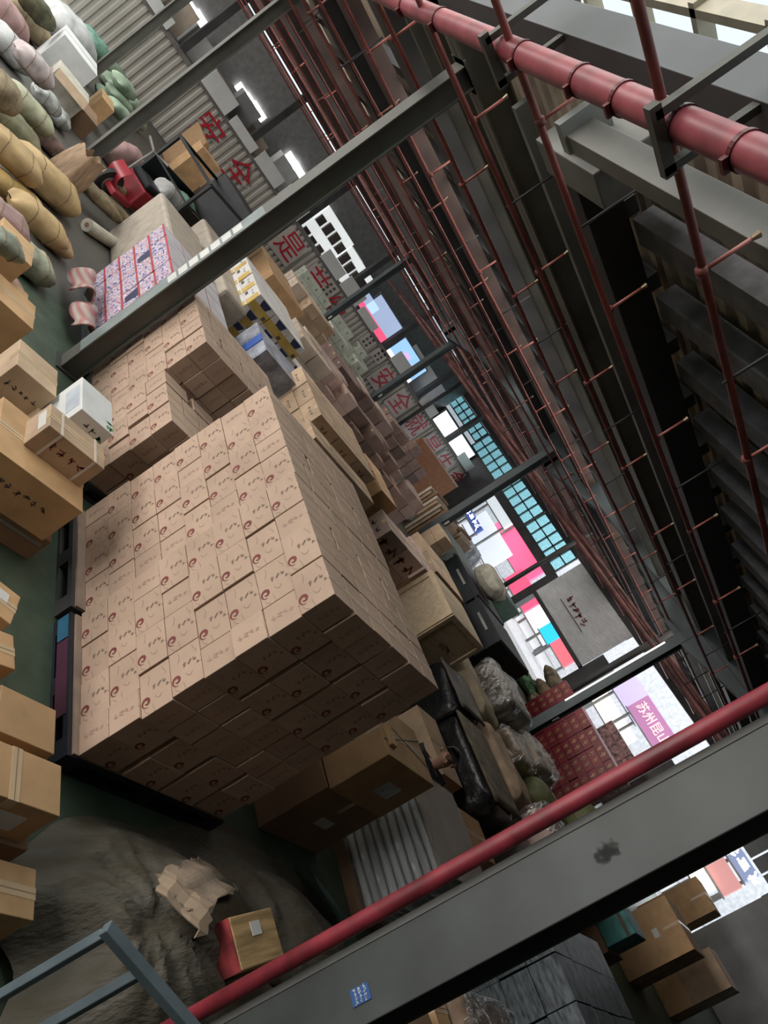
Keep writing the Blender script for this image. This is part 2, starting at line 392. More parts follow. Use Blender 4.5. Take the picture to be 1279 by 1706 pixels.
# lit signs and screens standing in the gallery bays
def lit_sign(px, py, Y, w, h, parts, label, cat='sign'):
    p = aty(px, py, Y)
    b = MB().box(-w/2-.05, w/2+.05, 0, .12, -h/2-.05, h/2+.05).build('lit_sign', M_STEELB, loc=(p.x, Y, p.z)); tag(b, label, cat)
    for (u0, u1, v0, v1, m) in parts:
        MB().box(-w/2+w*u0, -w/2+w*u1, -.012, 0, -h/2+h*v0, -h/2+h*v1).build('lit_panel', m, b)
    return b
E_PINK = emit('pink_lit_panel', (1.0, .12, .25), .95); E_BLUE = emit('pale_blue_lit_panel', (.42, .52, .75), .8); E_WHITE = emit('white_lit_panel', (1, .97, 1), 1.6)
E_SKY = emit('sky_blue_lit_panel', (.35, .62, .95), .95); E_CYAN = emit('cyan_lit_panel', (.02, .45, .9), 1.0); E_ROSE = emit('rose_lit_panel', (.75, .13, .16), .8)
E_PURP = emit('purple_lit_panel', (.42, .17, .33), .7); E_LILAC = emit('lilac_lit_panel', (.50, .42, .62), .8)
lit_sign(629, 540, 26.2, 2.0, 1.5, ((0, 1, .5, 1, E_BLUE), (0, 1, 0, .5, E_PINK), (.6, 1, 0, .2, E_WHITE)), 'pink and pale blue lit billboard in the gallery bay')
lit_sign(605, 497, 26.2, 1.6, .6, ((0, 1, .4, 1, E_BLUE), (0, .7, 0, .4, E_PINK)), 'small pink and blue lit billboard beside the slim column')
lit_sign(672, 605, 26.4, 2.0, 1.3, ((0, 1, .4, 1, E_SKY), (0, 1, 0, .4, E_WHITE), (.3, .5, .6, .8, E_ROSE), (.65, .85, .5, .7, E_ROSE)), 'pale blue and white lit screen left of the third column')
lit_sign(755, 730, 26.3, 3.3, .85, ((0, 1, 0, 1, E_WHITE),), 'long brilliant white light box above the corrugated wall')
gp = aty(696, 632, 26.5)
tag(MB().box(-1.5, 1.5, 0, .1, -.75, .75).build('panel_board', MSH, loc=(gp.x, 26.5, gp.z)), 'plain grey panel standing right of the blue lit screen', 'panel')
# shop displays in white glazed gallery bays
for j, (px, py) in enumerate(((540, 398), (576, 460))):
    p = aty(px, py, 26.3)
    b = MB().box(-.85, .85, 0, .3, -.8, .8).build('display_case', emit('display_backlight', (.8, .84, .84), .8), loc=(p.x, 26.3, p.z))
    tag(b, 'white lit display case with dark goods, %s one from the near column' % ORD[j], 'display case', 'white display cases')
    for r in range(2):
        g = MB()
        for c in range(4): g.box(-.8+c*.42, -.52+c*.42, -.15, 0, -.6+r*.7, -.6+r*.7+rnd.uniform(.3, .5))
        g.build('goods_row', M_INK, b)

# ------------------------------------------------------------------ columns
M_COLF = M_STEEL
def column(x, y, top, label, extra=None, full=True, m=M_STEEL):
    r = empty('column', (x, y, 0), label, 'column', 'steel columns'); r['kind'] = 'structure'; reg(x-.13, x+.13, y-.13, y+.13, 0, top)
    MB().box(-.10, -.086, -.10, .10, 0.02, top).build('flange', m, r, bevel=.003)
    MB().box(.086, .10, -.10, .10, 0.02, top).build('flange', m, r, bevel=.003)
    MB().box(-.086, .086, -.055, -.045, 0.02, top).build('web', m, r)
    MB().box(-.14, .14, -.14, .14, 0, .02).build('base_plate', M_STEELD, r)
    MB().box(-.15, .15, -.15, .15, top, top+.02).build('cap_plate', m, r)
    return r
TOPZ = 4.3
# the near column, its wide pale face towards the loading side
c0 = empty('column', (2.45, .74, 0), 'nearest grey steel column with red standpipe and a blue sticker', 'column', 'steel columns'); c0['kind'] = 'structure'
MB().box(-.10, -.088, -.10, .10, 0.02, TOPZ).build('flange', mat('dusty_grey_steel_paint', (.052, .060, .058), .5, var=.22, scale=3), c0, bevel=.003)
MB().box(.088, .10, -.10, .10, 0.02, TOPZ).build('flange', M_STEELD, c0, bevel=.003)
MB().box(-.088, .088, -.05, -.04, 0.02, TOPZ).build('web', M_STEELD, c0)
MB().box(-.07, -.03, .112, .135, 0.02, TOPZ).build('edge_angle', M_STEELL, c0)
MB().box(-.15, .15, -.15, .15, 0, .02).build('base_plate', M_STEELD, c0)
M_BLUES = mat('blue_sticker', (.03, .10, .30), .4)
pc = atx(601, 1657, 2.35)
st = MB().box(-.0015, .0015, -.024, .024, -.034, .034).build('sticker', M_BLUES, c0, loc=(-.102, pc.y-.74, pc.z))
for k, zz in enumerate((.018, 0, -.018)): marks(4, .010, M_LABEL, st, (-.002, 0, zz), '-X', 'lettering', 5+k)
ps = atx(1010, 1420, 2.35)
def grime(name, col):
    m = bpy.data.materials.new(name); m.use_nodes = True; nt = m.node_tree; N = nt.nodes; L = nt.links
    b = N['Principled BSDF']; b.inputs['Base Color'].default_value = (*col, 1); b.inputs['Roughness'].default_value = .9
    tc = N.new('ShaderNodeTexCoord'); mp = N.new('ShaderNodeMapping'); mp.inputs['Scale'].default_value = (0, 24, 17); L.new(tc.outputs['Object'], mp.inputs[0])
    nz = N.new('ShaderNodeTexNoise'); nz.inputs['Scale'].default_value = 42; nz.inputs['Detail'].default_value = 5; L.new(tc.outputs['Object'], nz.inputs['Vector'])
    ln = N.new('ShaderNodeVectorMath'); ln.operation = 'LENGTH'; L.new(mp.outputs[0], ln.inputs[0])
    ad = N.new('ShaderNodeMath'); ad.operation = 'MULTIPLY_ADD'; ad.inputs[1].default_value = 1.3; L.new(nz.outputs['Fac'], ad.inputs[0]); L.new(ln.outputs['Value'], ad.inputs[2])
    mr = N.new('ShaderNodeMapRange'); mr.inputs[1].default_value = .75; mr.inputs[2].default_value = 1.35; mr.inputs[3].default_value = .75; mr.inputs[4].default_value = 0
    L.new(ad.outputs[0], mr.inputs[0]); L.new(mr.outputs[0], b.inputs['Alpha']); return m
MB().box(-.1018, -.1005, -.055, .055, -.07, .07).build('dust_smudge', grime('dark_grime', (.03, .03, .028)), c0, loc=(0, ps.y-.74, ps.z))
# its red standpipe
sp = MB().tube([(0, 0, .0), (0, 0, 1.5), (.002, .002, 2.5), (0, 0, 4.6)], .028, 20).build('standpipe', mat('deep_red_pipe_paint', (.27, .030, .045), .45, var=.25, scale=7, bump=.08, bscale=16), smooth=True, loc=(2.33, .905, 0))
tag(sp, 'thick red standpipe running up the nearest grey column', 'pipe')
for zz in (.6, 3.6): MB().tube([(0, 0, zz), (0, 0, zz+.045)], .033, 20).build('pipe_coupling', M_PIPED, sp, smooth=True)

c1 = column(2.45, 6.5, TOPZ, 'grey column rising behind the low carton pile, second along its row')
MB().box(-.103, -.100, -.095, .095, .25, 2.3).build('lit_face_tone', mat('lit_blue_grey_tone', (.24, .28, .28), .5, var=.15, scale=3), c1)  # daylight on this face put into its paler blue-grey colour
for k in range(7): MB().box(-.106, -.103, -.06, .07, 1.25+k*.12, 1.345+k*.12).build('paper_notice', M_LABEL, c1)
column(2.5, 13.1, TOPZ, 'grey column behind the red and blue cartons, third along its row')
column(2.5, 19.4, TOPZ, 'grey column by the green sacks, fourth along its row')
for (x, y, lb) in ((12.95, 6.6, 'dark column in front of the red cartons and street shutter'), (12.6, 12.0, 'dark column left of the black plastic crates'),
                   (13.3, 18.7, 'dark column left of the grey gallery panel'), (11.4, 21.0, 'slim dark column in front of the red slogan')):
    c = column(x, y, TOPZ-.02, lb, m=M_TEAL)
    MB().box(-.03, .03, -.115, -.10, 1.2, 1.34).build('white_tag', M_LABEL, c)
c = [o for o in COL.objects if o.get('label') == 'dark column in front of the red cartons and street shutter'][0]
MB().tube([(-.13, .06, 1.6), (-.13, .06, 3.7)], .016, 10).build('highlight_strip', emit('column_highlight', (1, .98, .9), 1.2), c, smooth=True)  # glowing strip added as the bright highlight line along this column
# slim posts between, carrying the street-side frame
for k, (px, py, X) in enumerate(((842, 800, 22), (905, 935, 20), (735, 660, 20), (600, 490, 14), (985, 1130, 16))):
    p = atx(px, py, X)
    struct(MB().tube([(p.x, p.y, 0), (p.x, p.y, 4.5)], .085, 14).build('post', M_STEELD, smooth=True), 'slim round post in the hall', 'post')

# ------------------------------------------------------------------ roof: beams, purlins, deck
def ibeam(name, p, q, depth, width, m, label=None, mbot=None):
    """H-section running from p to q (bottom centre line)."""
    p = Vector(p); q = Vector(q); mb = MB(); u = Vector((0, 0, 1))
    mb.bar(p+u*.008, q+u*.008, width, .016); mb.bar(p+u*(depth-.008), q+u*(depth-.008), width, .016); mb.bar(p+u*depth/2, q+u*depth/2, .012, depth)
    return struct(mb.build(name, m), label, 'beam')
M_BEAMB = mat('blue_grey_beam_paint', (0.125, 0.135, 0.145), .5, var=.15, scale=1.2)
struct(MB().box(1.73, 1.90, -2.9, 26, 4.3, 4.52).build('roof_beam', M_BEAMB, bevel=.004), 'large blue grey roof beam above the thick red pipe', 'beam')
struct(MB().box(2.49, 2.62, -2.9, 4.75, 4.3, 4.50).build('roof_beam', mat('beige_grey_beam_paint', (.20, .195, .175), .55, var=.18, scale=1.2), bevel=.004), 'beige grey roof beam below the thick red pipe', 'beam')
bpl = MB().box(2.40, 2.62, 4.72, 4.80, 4.28, 4.62).build('joint_plate', M_STEELL); struct(bpl)
def girder(y0, y1, z0, z1, x0, x1, m, label): struct(MB().box(x0, x1, y0, y1, z0, z1).build('roof_girder', m, bevel=.006), label, 'girder')
girder(4.88, 5.14, 4.3, 4.60, 2.65, 24.8, M_STEELD, 'black roof girder beside the dark corrugated bay')
struct(MB().box(2.62, 2.9, 4.35, 5.2, 4.25, 4.75).build('joint_plate', M_STEELL, bevel=.01), 'pale plate joining the black girder to the beam', 'plate')
# main girders as H-sections on the column lines
for y, lb in ((6.5, 'grey green main girder over the column beside the low pile'), (12.7, 'main girder on the third column line'), (19.0, 'main girder on the fourth column line'), (25.0, 'main girder near the far wall')):
    ibeam('roof_girder', (1.6, y, 4.3), (24.8, y, 4.3), .30, .22, mat('olive_grey_girder_paint', (.17, .165, .135), .55, var=.2, scale=1.5) if y < 7 else M_STEELD, lb)
for y in (8.9, 10.8, 15.6, 17.3, 21.0, 23.0): girder(y-.12, y+.16, 4.32, 4.55, 1.9, 24.8, M_STEELD if y < 10 else M_RUST, 'dark secondary roof girder')
for y in (7.35, 7.9): girder(y-.04, y+.04, 4.35, 4.5, 1.9, 24.8, M_STEEL, 'thin grey roof girder')
girder(5.75, 5.83, 4.36, 4.5, 2.6, 24.8, M_STEELL, 'thin pale roof girder')
# beams along the hall on the second column line, with haunches
struct(MB().box(12.8, 13.1, 1, 25.5, 4.3, 4.62).build('roof_beam', M_TEAL), 'teal grey beam over the dark columns', 'beam')
for y in (6.6, 12.0, 18.7):
    mb = MB()
    for s in (-1, 1): mb.v += []; mb.q((12.86, y+s*.1, 4.3), (12.86, y+s*2.3, 4.3), (12.86, y+s*.1, 3.9)); mb.q((13.04, y+s*.1, 4.3), (13.04, y+s*2.3, 4.3), (13.04, y+s*.1, 3.9)); mb.q((12.86, y+s*.1, 3.9), (13.04, y+s*.1, 3.9), (13.04, y+s*2.3, 4.3), (12.86, y+s*2.3, 4.3))
    struct(mb.build('beam_haunch', M_TEAL), 'teal grey haunch under the beam', 'bracket')
# purlins along Y
i = 0; x = 3.45
while x < 24.5:
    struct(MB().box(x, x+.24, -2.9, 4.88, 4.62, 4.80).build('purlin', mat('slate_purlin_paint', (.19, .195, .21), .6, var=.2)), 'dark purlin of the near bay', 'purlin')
    struct(MB().box(x, x+.16, 5.14, 12.6, 4.62, 4.80).build('purlin', M_BEAMB), 'blue grey purlin of the second bay', 'purlin')
    struct(MB().box(x, x+.16, 12.6, 25.5, 4.60, 4.72).build('purlin', M_RUST), 'rust brown purlin of the far bays', 'purlin')
    x += .78; i += 1
# corrugated deck with openings for roof lights
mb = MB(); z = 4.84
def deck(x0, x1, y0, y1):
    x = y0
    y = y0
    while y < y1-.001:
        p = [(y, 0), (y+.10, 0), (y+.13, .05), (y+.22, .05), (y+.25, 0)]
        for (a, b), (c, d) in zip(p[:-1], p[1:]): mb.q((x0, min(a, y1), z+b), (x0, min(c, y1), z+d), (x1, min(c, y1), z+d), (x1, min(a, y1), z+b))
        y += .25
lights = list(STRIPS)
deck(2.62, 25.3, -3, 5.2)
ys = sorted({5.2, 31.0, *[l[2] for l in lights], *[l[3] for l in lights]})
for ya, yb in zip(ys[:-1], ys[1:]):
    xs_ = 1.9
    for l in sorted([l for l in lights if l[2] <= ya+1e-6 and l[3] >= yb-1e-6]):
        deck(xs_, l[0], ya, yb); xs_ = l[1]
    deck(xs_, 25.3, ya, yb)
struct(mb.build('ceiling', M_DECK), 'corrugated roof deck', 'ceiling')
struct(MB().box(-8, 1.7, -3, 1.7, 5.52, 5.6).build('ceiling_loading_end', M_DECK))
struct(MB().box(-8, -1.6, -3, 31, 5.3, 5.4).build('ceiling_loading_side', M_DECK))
M_ROOFLIGHT = mat('cream_roof_light_sheet', (.8, .76, .6), .4, var=.05)
b_ = M_ROOFLIGHT.node_tree.nodes['Principled BSDF']; b_.inputs['Transmission Weight'].default_value = .85; b_.inputs['Roughness'].default_value = .6
for k, l in enumerate(lights):
    wn = struct(MB().box(l[0], l[1], l[2], l[3], 4.93, 4.94).build('window_%d' % (wi+k), M_ROOFLIGHT), 'cream translucent roof light sheet', 'roof light')
# glazed roof strip over the gap at the loading side: frames, bars
M_CREAM = mat('cream_window_frame', (.45, .41, .31), .6, var=.1)
mb = MB()
for yy in np.arange(-2.8, 14, .62): mb.box(-1.5, 1.6, yy, yy+.06, 5.35, 5.47)
for xx in (-1.5, .15, .75, 1.1, 1.55): mb.box(xx, xx+.09, -2.9, 14, 5.36, 5.5)
struct(mb.build('trim_3', M_CREAM), 'cream glazing bars of the roof light strip', 'glazing bars')
mb = MB()
for yy in np.arange(-2.8, 14, .62): mb.box(1.92, 2.5, yy, yy+.05, 4.9, 5.0)
for xx in (1.95, 2.35): mb.box(xx, xx+.05, -2.9, 14, 4.9, 5.02)
struct(mb.build('trim_4', M_CREAM), 'cream bars in the narrow light gap between the beams', 'glazing bars')
struct(MB().box(-1.5, 1.6, 1.75, 26, 5.5, 5.505).build('window_30', glass('clear_roof_glass', (.93, .96, .95), .03)), 'clear roof glazing strip', 'roof light')

# ------------------------------------------------------------------ red pipework
main = MB().tube([(1.63, y, 4.0) for y in np.linspace(-2.6, 25, 40)], .068, 24).build('main_pipe', M_PIPE, smooth=True)
tag(main, 'thick red sprinkler main crossing under the roof beams', 'pipe')
for y in (2.25, 2.62, 3.05, 3.42, 4.05, 4.36, 5.3, 6.0):
    mb = MB().tube([(1.63, y, 4.0), (1.63, y+.022, 4.0)], .074, 24); mb.box(1.60, 1.66, y, y+.022, 3.905, 3.935)
    mb.build('pipe_coupling', mat('dark_red_coupling', (.13, .02, .025), .45), main, smooth=False)
def hanger(y, label, leg=.95):
    h = empty('pipe_hanger', (1.63, y, 0), label, 'hanger', 'angle steel pipe hangers')
    MB().bar((-.10, -.02, 3.90), (-.10, -.02, 3.90+leg), .045, .035).build('hanger_leg', M_STEEL, h)
    MB().bar((.13, -.02, 3.88), (.13, -.02, 4.32), .045, .035).build('hanger_leg', M_STEEL, h)
    MB().bar((-.14, -.02, 3.905), (.16, -.02, 3.905), .045, .05).build('cross_bar', M_STEEL, h)
    return h
hanger(2.66, 'grey angle hanger around the red main by the right edge')
hanger(4.30, 'grey angle hanger around the red main beside the near girder')
NB = 17
names = ['nearest', 'second', 'third', 'fourth', 'fifth', 'sixth', 'seventh', 'eighth', 'ninth', 'tenth', 'eleventh', 'twelfth', 'thirteenth', 'fourteenth', 'fifteenth', 'sixteenth', 'seventeenth']
for k in range(NB-1):
    y = 2.76+1.425*k; r = .022 if k < 4 else .02
    pts = [(xx, y+.02*math.sin(xx*.9+k), 4.0+.015*math.sin(xx*.7+2*k)) for xx in np.linspace(.75 if k < 6 else 1.63, 24, 48)]
    p = MB().tube(pts, r, 10 if k > 3 else 14).build('sprinkler_pipe', M_PIPED, smooth=True)
    tag(p, 'thin red sprinkler pipe under the roof, %s line from the viewer' % names[k], 'pipe', 'thin red sprinkler branch pipes')
    x = 2.0 + (.04 if k % 2 else .42)
    n = 0
    while x < 22 and n < (9 if k < 6 else 6):
        o = MB().tube([(x, y, 4.0), (x, y, 4.26)], .011 if k < 2 else .013, 8).build('sprinkler_riser', mat('pinkish_riser_paint', (.45, .15, .12), .5), p, smooth=True)
        MB().tube([(x, y, 4.26), (x, y, 4.30)], [.012, .02], 8).build('sprinkler_head', mat('dull_brass', (.30, .22, .14), .4, metal=.6), o)
        if n % 2 == 0: MB().tube([(x+.75, y, 3.97), (x+.75, y, 4.45)], .010, 6).build('hanger_rod', M_STEELD, p, smooth=True)
        MB().tube([(x-.02, y, 4.0), (x+.02, y, 4.0)], r*1.35, 10).build('pipe_tee', M_PIPED, p, smooth=True)
        x += 1.45 if k < 6 else 2.6; n += 1
# a bundle of longer mains further in, near the second column line
for k, (x, z, r) in enumerate(((13.7, 3.55, .045), (14.6, 3.75, .04), (16.2, 3.8, .04), (18.5, 3.9, .06), (21.0, 3.95, .05))):
    p = MB().tube([(x+.03*math.sin(y*1.1+k), y, z) for y in np.linspace(2, 25.2, 30)], r, 12).build('cross_main_pipe', mat('dusty_red_brown_paint', (.17, .065, .058), .6, var=.3, scale=3), smooth=True)
    tag(p, 'red pipe running toward the far wall beyond the dark columns, %s from the street' % ['fifth', 'fourth', 'third', 'second', 'first'][k], 'pipe', 'red pipes beyond the dark columns')
    for y in np.arange(3.4, 25, 2.8): MB().tube([(x, y, z), (x, y, 4.5)], .012, 6).build('hanger_rod', M_STEELD, p, smooth=True)


# ------------------------------------------------------------------ CARTONS
def swirl(r):
    """a comma-like red swirl, flat in X-Z, facing -Y"""
    mb = MB(); n = 22; pts = []
    for i in range(n+1):
        t = i/n; a = math.radians(-60+430*t); rad = r*(.28+.55*t) if t < .72 else r*(.28+.55*.72)+r*.9*(t-.72)
        wd = r*(.05+.20*math.sin(PI*min(1, t*1.05)))
        c = Vector((math.cos(a)*rad, 0, math.sin(a)*rad)); o = Vector((math.cos(a), 0, math.sin(a)))
        pts.append((c-o*wd, c+o*wd))
    for (a, b), (c, d) in zip(pts[:-1], pts[1:]): mb.q(a, b, d, c)
    return mb
def put(mb, src, face, off):
    """copy a flat X-Z print (facing -Y) to a face"""
    n = len(mb.v)
    for x, y, z in src.v:
        if face == '-Y': mb.v.append((x+off[0], y+off[1], z+off[2]))
        elif face == '-X': mb.v.append((y+off[0], -x+off[1], z+off[2]))
        else: mb.v.append((x+off[0], z+off[1], y+off[2]))
    for f in src.f: mb.f.append(tuple(n+i for i in f))
def sprig(seed, size):
    r = random.Random(seed); mb = MB(); p = Vector((0, 0, 0)); a = .3
    for k in range(6):
        d = Vector((math.cos(a), 0, math.sin(a)))*size*.22; e = Vector((-math.sin(a), 0, math.cos(a)))*size*.018
        mb.q(p-e, p+d-e, p+d+e, p+e); p = p+d; a += r.uniform(-.9, .9)
    return mb

LB, SB, HB = .268, .184, .196
M_FADED = mat('faded_pink_ink', (.40, .25, .20), .8, var=.1)
def column_glyphs(seed, n, size, pitch):
    g = glyphs(seed, n, size, pitch); g.v = [(z, y, x) for x, y, z in g.v]; return g
def wine_box(sx, sy, name='swirl_carton'):
    b = MB().box(-sx/2, sx/2, -sy/2, sy/2, 0, HB).build(name, M_WINE, bevel=.0025)
    red = MB(); soft = MB(); fad = MB()
    for face, wid, ln in (('-X', sy, -sx/2-.0012), ('-Y', sx, -sy/2-.0012)):
        def O(u, z): return (ln, -u, z) if face == '-X' else (u, ln, z)
        if wid < .2: put(fad, column_glyphs(13, 4, .030, .036), face, O(.0, .10)); continue
        put(red, swirl(.036), face, O(wid*.20, .036))
        put(soft, column_glyphs(3, 3, .024, .030), face, O(-wid*.06, .125))
        put(soft, sprig(5, .05), face, O(wid*.14, .095)); put(soft, sprig(8, .045), face, O(wid*.30, .075)); put(soft, sprig(9, .05), face, O(-wid*.40, .06))
        put(soft, sprig(11, .04), face, O(wid*.33, .02)); put(soft, sprig(12, .05), face, O(-wid*.42, .15)); put(soft, glyphs(6, 1, .018, .02), face, O(wid*.05, .178))
    red.build('red_swirl', M_RED, b); soft.build('printed_mark', M_INKS, b); fad.build('faded_print', M_FADED, b)
    MB().box(-sx/2-.0015, sx/2+.0015, -.02, .02, HB-.006, HB+.0012).build('packing_tape', mat('clear_tape', (.56, .42, .30), .25, var=.04), b)
    return b
WP = wine_box(SB, LB); WQ = wine_box(LB, SB)
_used = {id(WP): False, id(WQ): False}
def place(proto, loc, label, group, cat='printed carton', rz=0.0):
    if not _used.get(id(proto), True):
        _used[id(proto)] = True; o = proto; o.location = loc; o.rotation_euler = (0, 0, rz)
    else: o = dup(proto, loc, rz)
    o['label'] = label; o['category'] = cat
    if group: o['group'] = group
    return o
def wine_pile(x0, y0, z0, layers, group, what, seed, keep_side=True, deep=6, strips='PPPQ', top=True):
    r = random.Random(seed); DX = deep*(SB+.01)
    for k in range(layers):
        kinds = list(strips); r.shuffle(kinds)
        y = y0; slack = 1.0 - sum(LB if c == 'P' else SB for c in kinds) if len(strips) == 4 else .03
        gaps = [r.random()**3 for _ in kinds]; tot = sum(gaps); gaps = [g/tot*max(.012, slack) for g in gaps]
        for s_, kd in enumerate(kinds):
            wy = LB if kd == 'P' else SB; dx = SB if kd == 'P' else LB; n = int(DX/dx)
            for j in range(n):
                if not (j == 0 or (s_ == 0 and keep_side) or (k == layers-1 and top) or layers == 4): continue
                gx = (DX-n*dx)/max(1, n-1)
                loc = (x0+dx/2+j*(dx+gx)+(r.uniform(-.008, .008) if j == 0 else 0), y+wy/2 + (r.uniform(-.010, .004) if s_ == 0 else 0), z0+k*(HB+.003))
                if s_ == 0 and j == 0: face = 'on the lit corner'
                elif j == 0: face = 'lit side, %s from the shaded corner' % ORD[s_]
                elif s_ == 0: face = 'shaded side, %s from the lit corner' % ORD[j]
                else: face = '%s row, %s deep' % (ORD[s_], ORD[j])
                place(WP if kd == 'P' else WQ, loc, '%s carton, %s layer up, %s' % (what, ORD[k], face), group)
            y += wy+gaps[s_]
reg(2.43, 3.70, 2.36, 4.40, 0, 1.75); reg(2.5, 3.75, 4.78, 6.62, 0, 1.36)
M_PALB = mat('dark_blue_plastic_pallet', (.010, .012, .022), .5, var=.2); M_PALT = mat('dull_tan_board', (.30, .22, .17), .75, var=.12)
def pallet(x0, x1, y0, y1, label, m, band=None):
    p = MB(); p.box(x0, x1, y0, y1, .10, .135)
    p.box(x0, x1, y0, y1, 0, .02)
    for i in range(3):
        for j in range(3):
            cx = x0+.06+(x1-x0-.12)*i/2; cy = y0+.06+(y1-y0-.12)*j/2; p.box(cx-.06, cx+.06, cy-.06, cy+.06, .02, .10)
    o = p.build('pallet', m); tag(o, label, 'pallet')
    MB().box(x0+.03, x1-.02, y0+.01, y1-.01, .135, .149).build('slip_sheet', M_PALT, o)
    return o
p1 = pallet(2.43, 3.70, 2.36, 3.35, 'dark pallet with blue and purple ends under the nearer swirl cartons', M_PALB)
MB().box(2.425, 2.43, 2.62, 3.15, .04, .12).build('purple_strip', mat('purple_plastic', (.08, .02, .045), .5), p1)
MB().box(2.424, 2.43, 3.16, 3.34, .04, .12).build('blue_strip', mat('bright_blue_plastic', (.03, .14, .24), .5), p1)
pallet(2.43, 3.70, 3.40, 4.38, 'black pallet under the farther half of the swirl carton pile', M_STEELD)
wine_pile(2.50, 2.365, .150, 8, 'swirl printed cartons of the nearer pallet pile', 'nearer swirl pile', 3)
wine_pile(2.53, 3.385, .150, 8, 'swirl printed cartons of the farther pallet half', 'farther swirl pile', 11, keep_side=False)
pallet(2.50, 3.70, 4.78, 5.54, 'pallet under the low swirl carton pile', M_STEELD)
wine_pile(2.55, 4.80, .150, 4, 'cartons of the low pile', 'low swirl pile', 5, strips='PPQ', deep=5)
pallet(2.57, 3.75, 5.62, 6.62, 'pallet under the taller swirl carton pile beside the column', M_STEELD)
wine_pile(2.60, 5.64, .150, 6, 'cartons of the pile beside the column', 'column side swirl pile', 9)

def text_marks(sx, sy, sz, face, seed, n, size, row=.5, m=None):
    mb = MB(); g = glyphs(seed, n, size, size*1.5)
    put(mb, g, face, (0, -sy/2-.0012, sz*row) if face == '-Y' else ((-sx/2-.0012, 0, sz*row) if face == '-X' else (0, 0, sz+.0012)))
    return mb
def carton(name, x0, x1, y0, y1, z0, z1, m, label, cat='carton', group=None, rz=0.0, tape='x', marks=None, lab=None, straps=None, flap=False, bevel=.004):
    sx, sy, sz = x1-x0, y1-y0, z1-z0
    b = MB().box(-sx/2, sx/2, -sy/2, sy/2, 0, sz).build(name, m, loc=((x0+x1)/2, (y0+y1)/2, z0), bevel=bevel); b.rotation_euler = (0, 0, rz)
    tag(b, label, cat, group); reg(x0, x1, y0, y1, z0, z1)
    e = .0013
    if tape == 'x': MB().box(-sx/2-e, sx/2+e, -.024, .024, sz*.75, sz+e).build('packing_tape', M_TAPE, b)
    if tape == 'y': MB().box(-.024, .024, -sy/2-e, sy/2+e, sz*.75, sz+e).build('packing_tape', M_TAPE, b)
    if tape: 
        sm = MB()
        if tape == 'x': sm.box(-sx/2, sx/2, -.002, .002, sz, sz+e*1.6)
        else: sm.box(-.002, .002, -sy/2, sy/2, sz, sz+e*1.6)
        sm.build('flap_seam', M_BROWN, b)
    if marks:
        for face, seed, n, size, row, mm in marks: text_marks(sx, sy, sz, face, seed, n, size, row).build('printed_mark', mm, b)
    if lab:
        for face, u, v, w_, h_ in lab:
            q = MB()
            if face == '-Y': q.box(u-w_/2, u+w_/2, -sy/2-.002, -sy/2, v-h_/2, v+h_/2)
            elif face == '-X': q.box(-sx/2-.002, -sx/2, u-w_/2, u+w_/2, v-h_/2, v+h_/2)
            else: q.box(u-w_/2, u+w_/2, v-h_/2, v+h_/2, sz, sz+.002)
            q.build('paper_label', M_LABEL, b)
    if straps:
        for u in straps:
            q = MB(); q.box(u-.008, u+.008, -sy/2-.003, sy/2+.003, -.001, sz+.003); q.build('plastic_strap', M_STRAP, b)
    return b

# near left cartons along the aisle
zt = .70
carton('carton', 1.57, 1.90, 4.76, 5.12, .18, .50, M_TAN, 'brown carton with a vertical row of dark print, behind the white carton', tape='x', marks=[('-Y', 21, 5, .035, .55, M_INK)], lab=[('-Y', -.02, .05, .04, .03)])
carton('carton', 1.50, 1.92, 4.72, 5.2, 0, .18, M_KRAFT, 'low kraft carton under the brown printed carton', tape='x')
wc = carton('carton', 1.93, 2.21, 4.44, 4.86, .36, .70, M_WHITEC, 'white carton with green leaf print standing beside the low pile', tape=None, marks=[('-Y', 31, 2, .04, .8, M_INK), ('-Y', 35, 1, .02, .3, M_INK)])
M_GREENINK = mat('green_leaf_ink', (.12, .30, .14), .6, var=.2)
lf = MB()
for k in range(9):
    a = rnd.uniform(0, PI); c = Vector((.07+.06*rnd.random(), -.2112, .06+.22*rnd.random())); d = Vector((math.cos(a), 0, math.sin(a)))*.03; e = Vector((-math.sin(a), 0, math.cos(a)))*.012
    lf.q(c-d, c-e, c+d, c+e)
for k in range(6):
    a = rnd.uniform(0, PI); c = Vector((.08+.05*rnd.random(), -.18+.12*rnd.random(), .3412)); d = Vector((math.cos(a), math.sin(a), 0))*.03; e = Vector((-math.sin(a), math.cos(a), 0))*.012
    lf.q(c-d, c-e, c+d, c+e)
lf.build('leaf_print', M_GREENINK, wc)
MB().box(-.142, -.140, -.13, .13, .2, .32).build('paper_label', mat('pale_blue_label', (.5, .56, .64), .4), wc)
carton('carton', 1.88, 2.24, 4.40, 4.9, 0, .36, M_TAN, 'tan carton under the white leaf print carton')
bc = carton('carton', 1.67, 2.10, 3.92, 4.16, .52, .72, M_TAN, 'long tan carton bound with two pale straps and red print', tape='x', marks=[('-Y', 41, 4, .05, .55, M_RED)], straps=(-.12, .14), lab=[('-X', .0, .14, .16, .06)])
carton('carton', 1.50, 2.13, 3.70, 4.24, .20, .52, M_KRAFT, 'big open-lipped brown carton under the strapped one', tape='x', marks=[('-Y', 43, 6, .04, .55, M_INK)])
cc = carton('carton', 1.42, 2.20, 3.74, 4.28, 0, .20, M_BROWN, 'flat brown carton at the bottom of the aisle side stack', tape=None)
MB().bar((-.3, -.275, .14), (.36, -.275, .14), .01, .02).build('metal_edge', M_STEELL, cc)
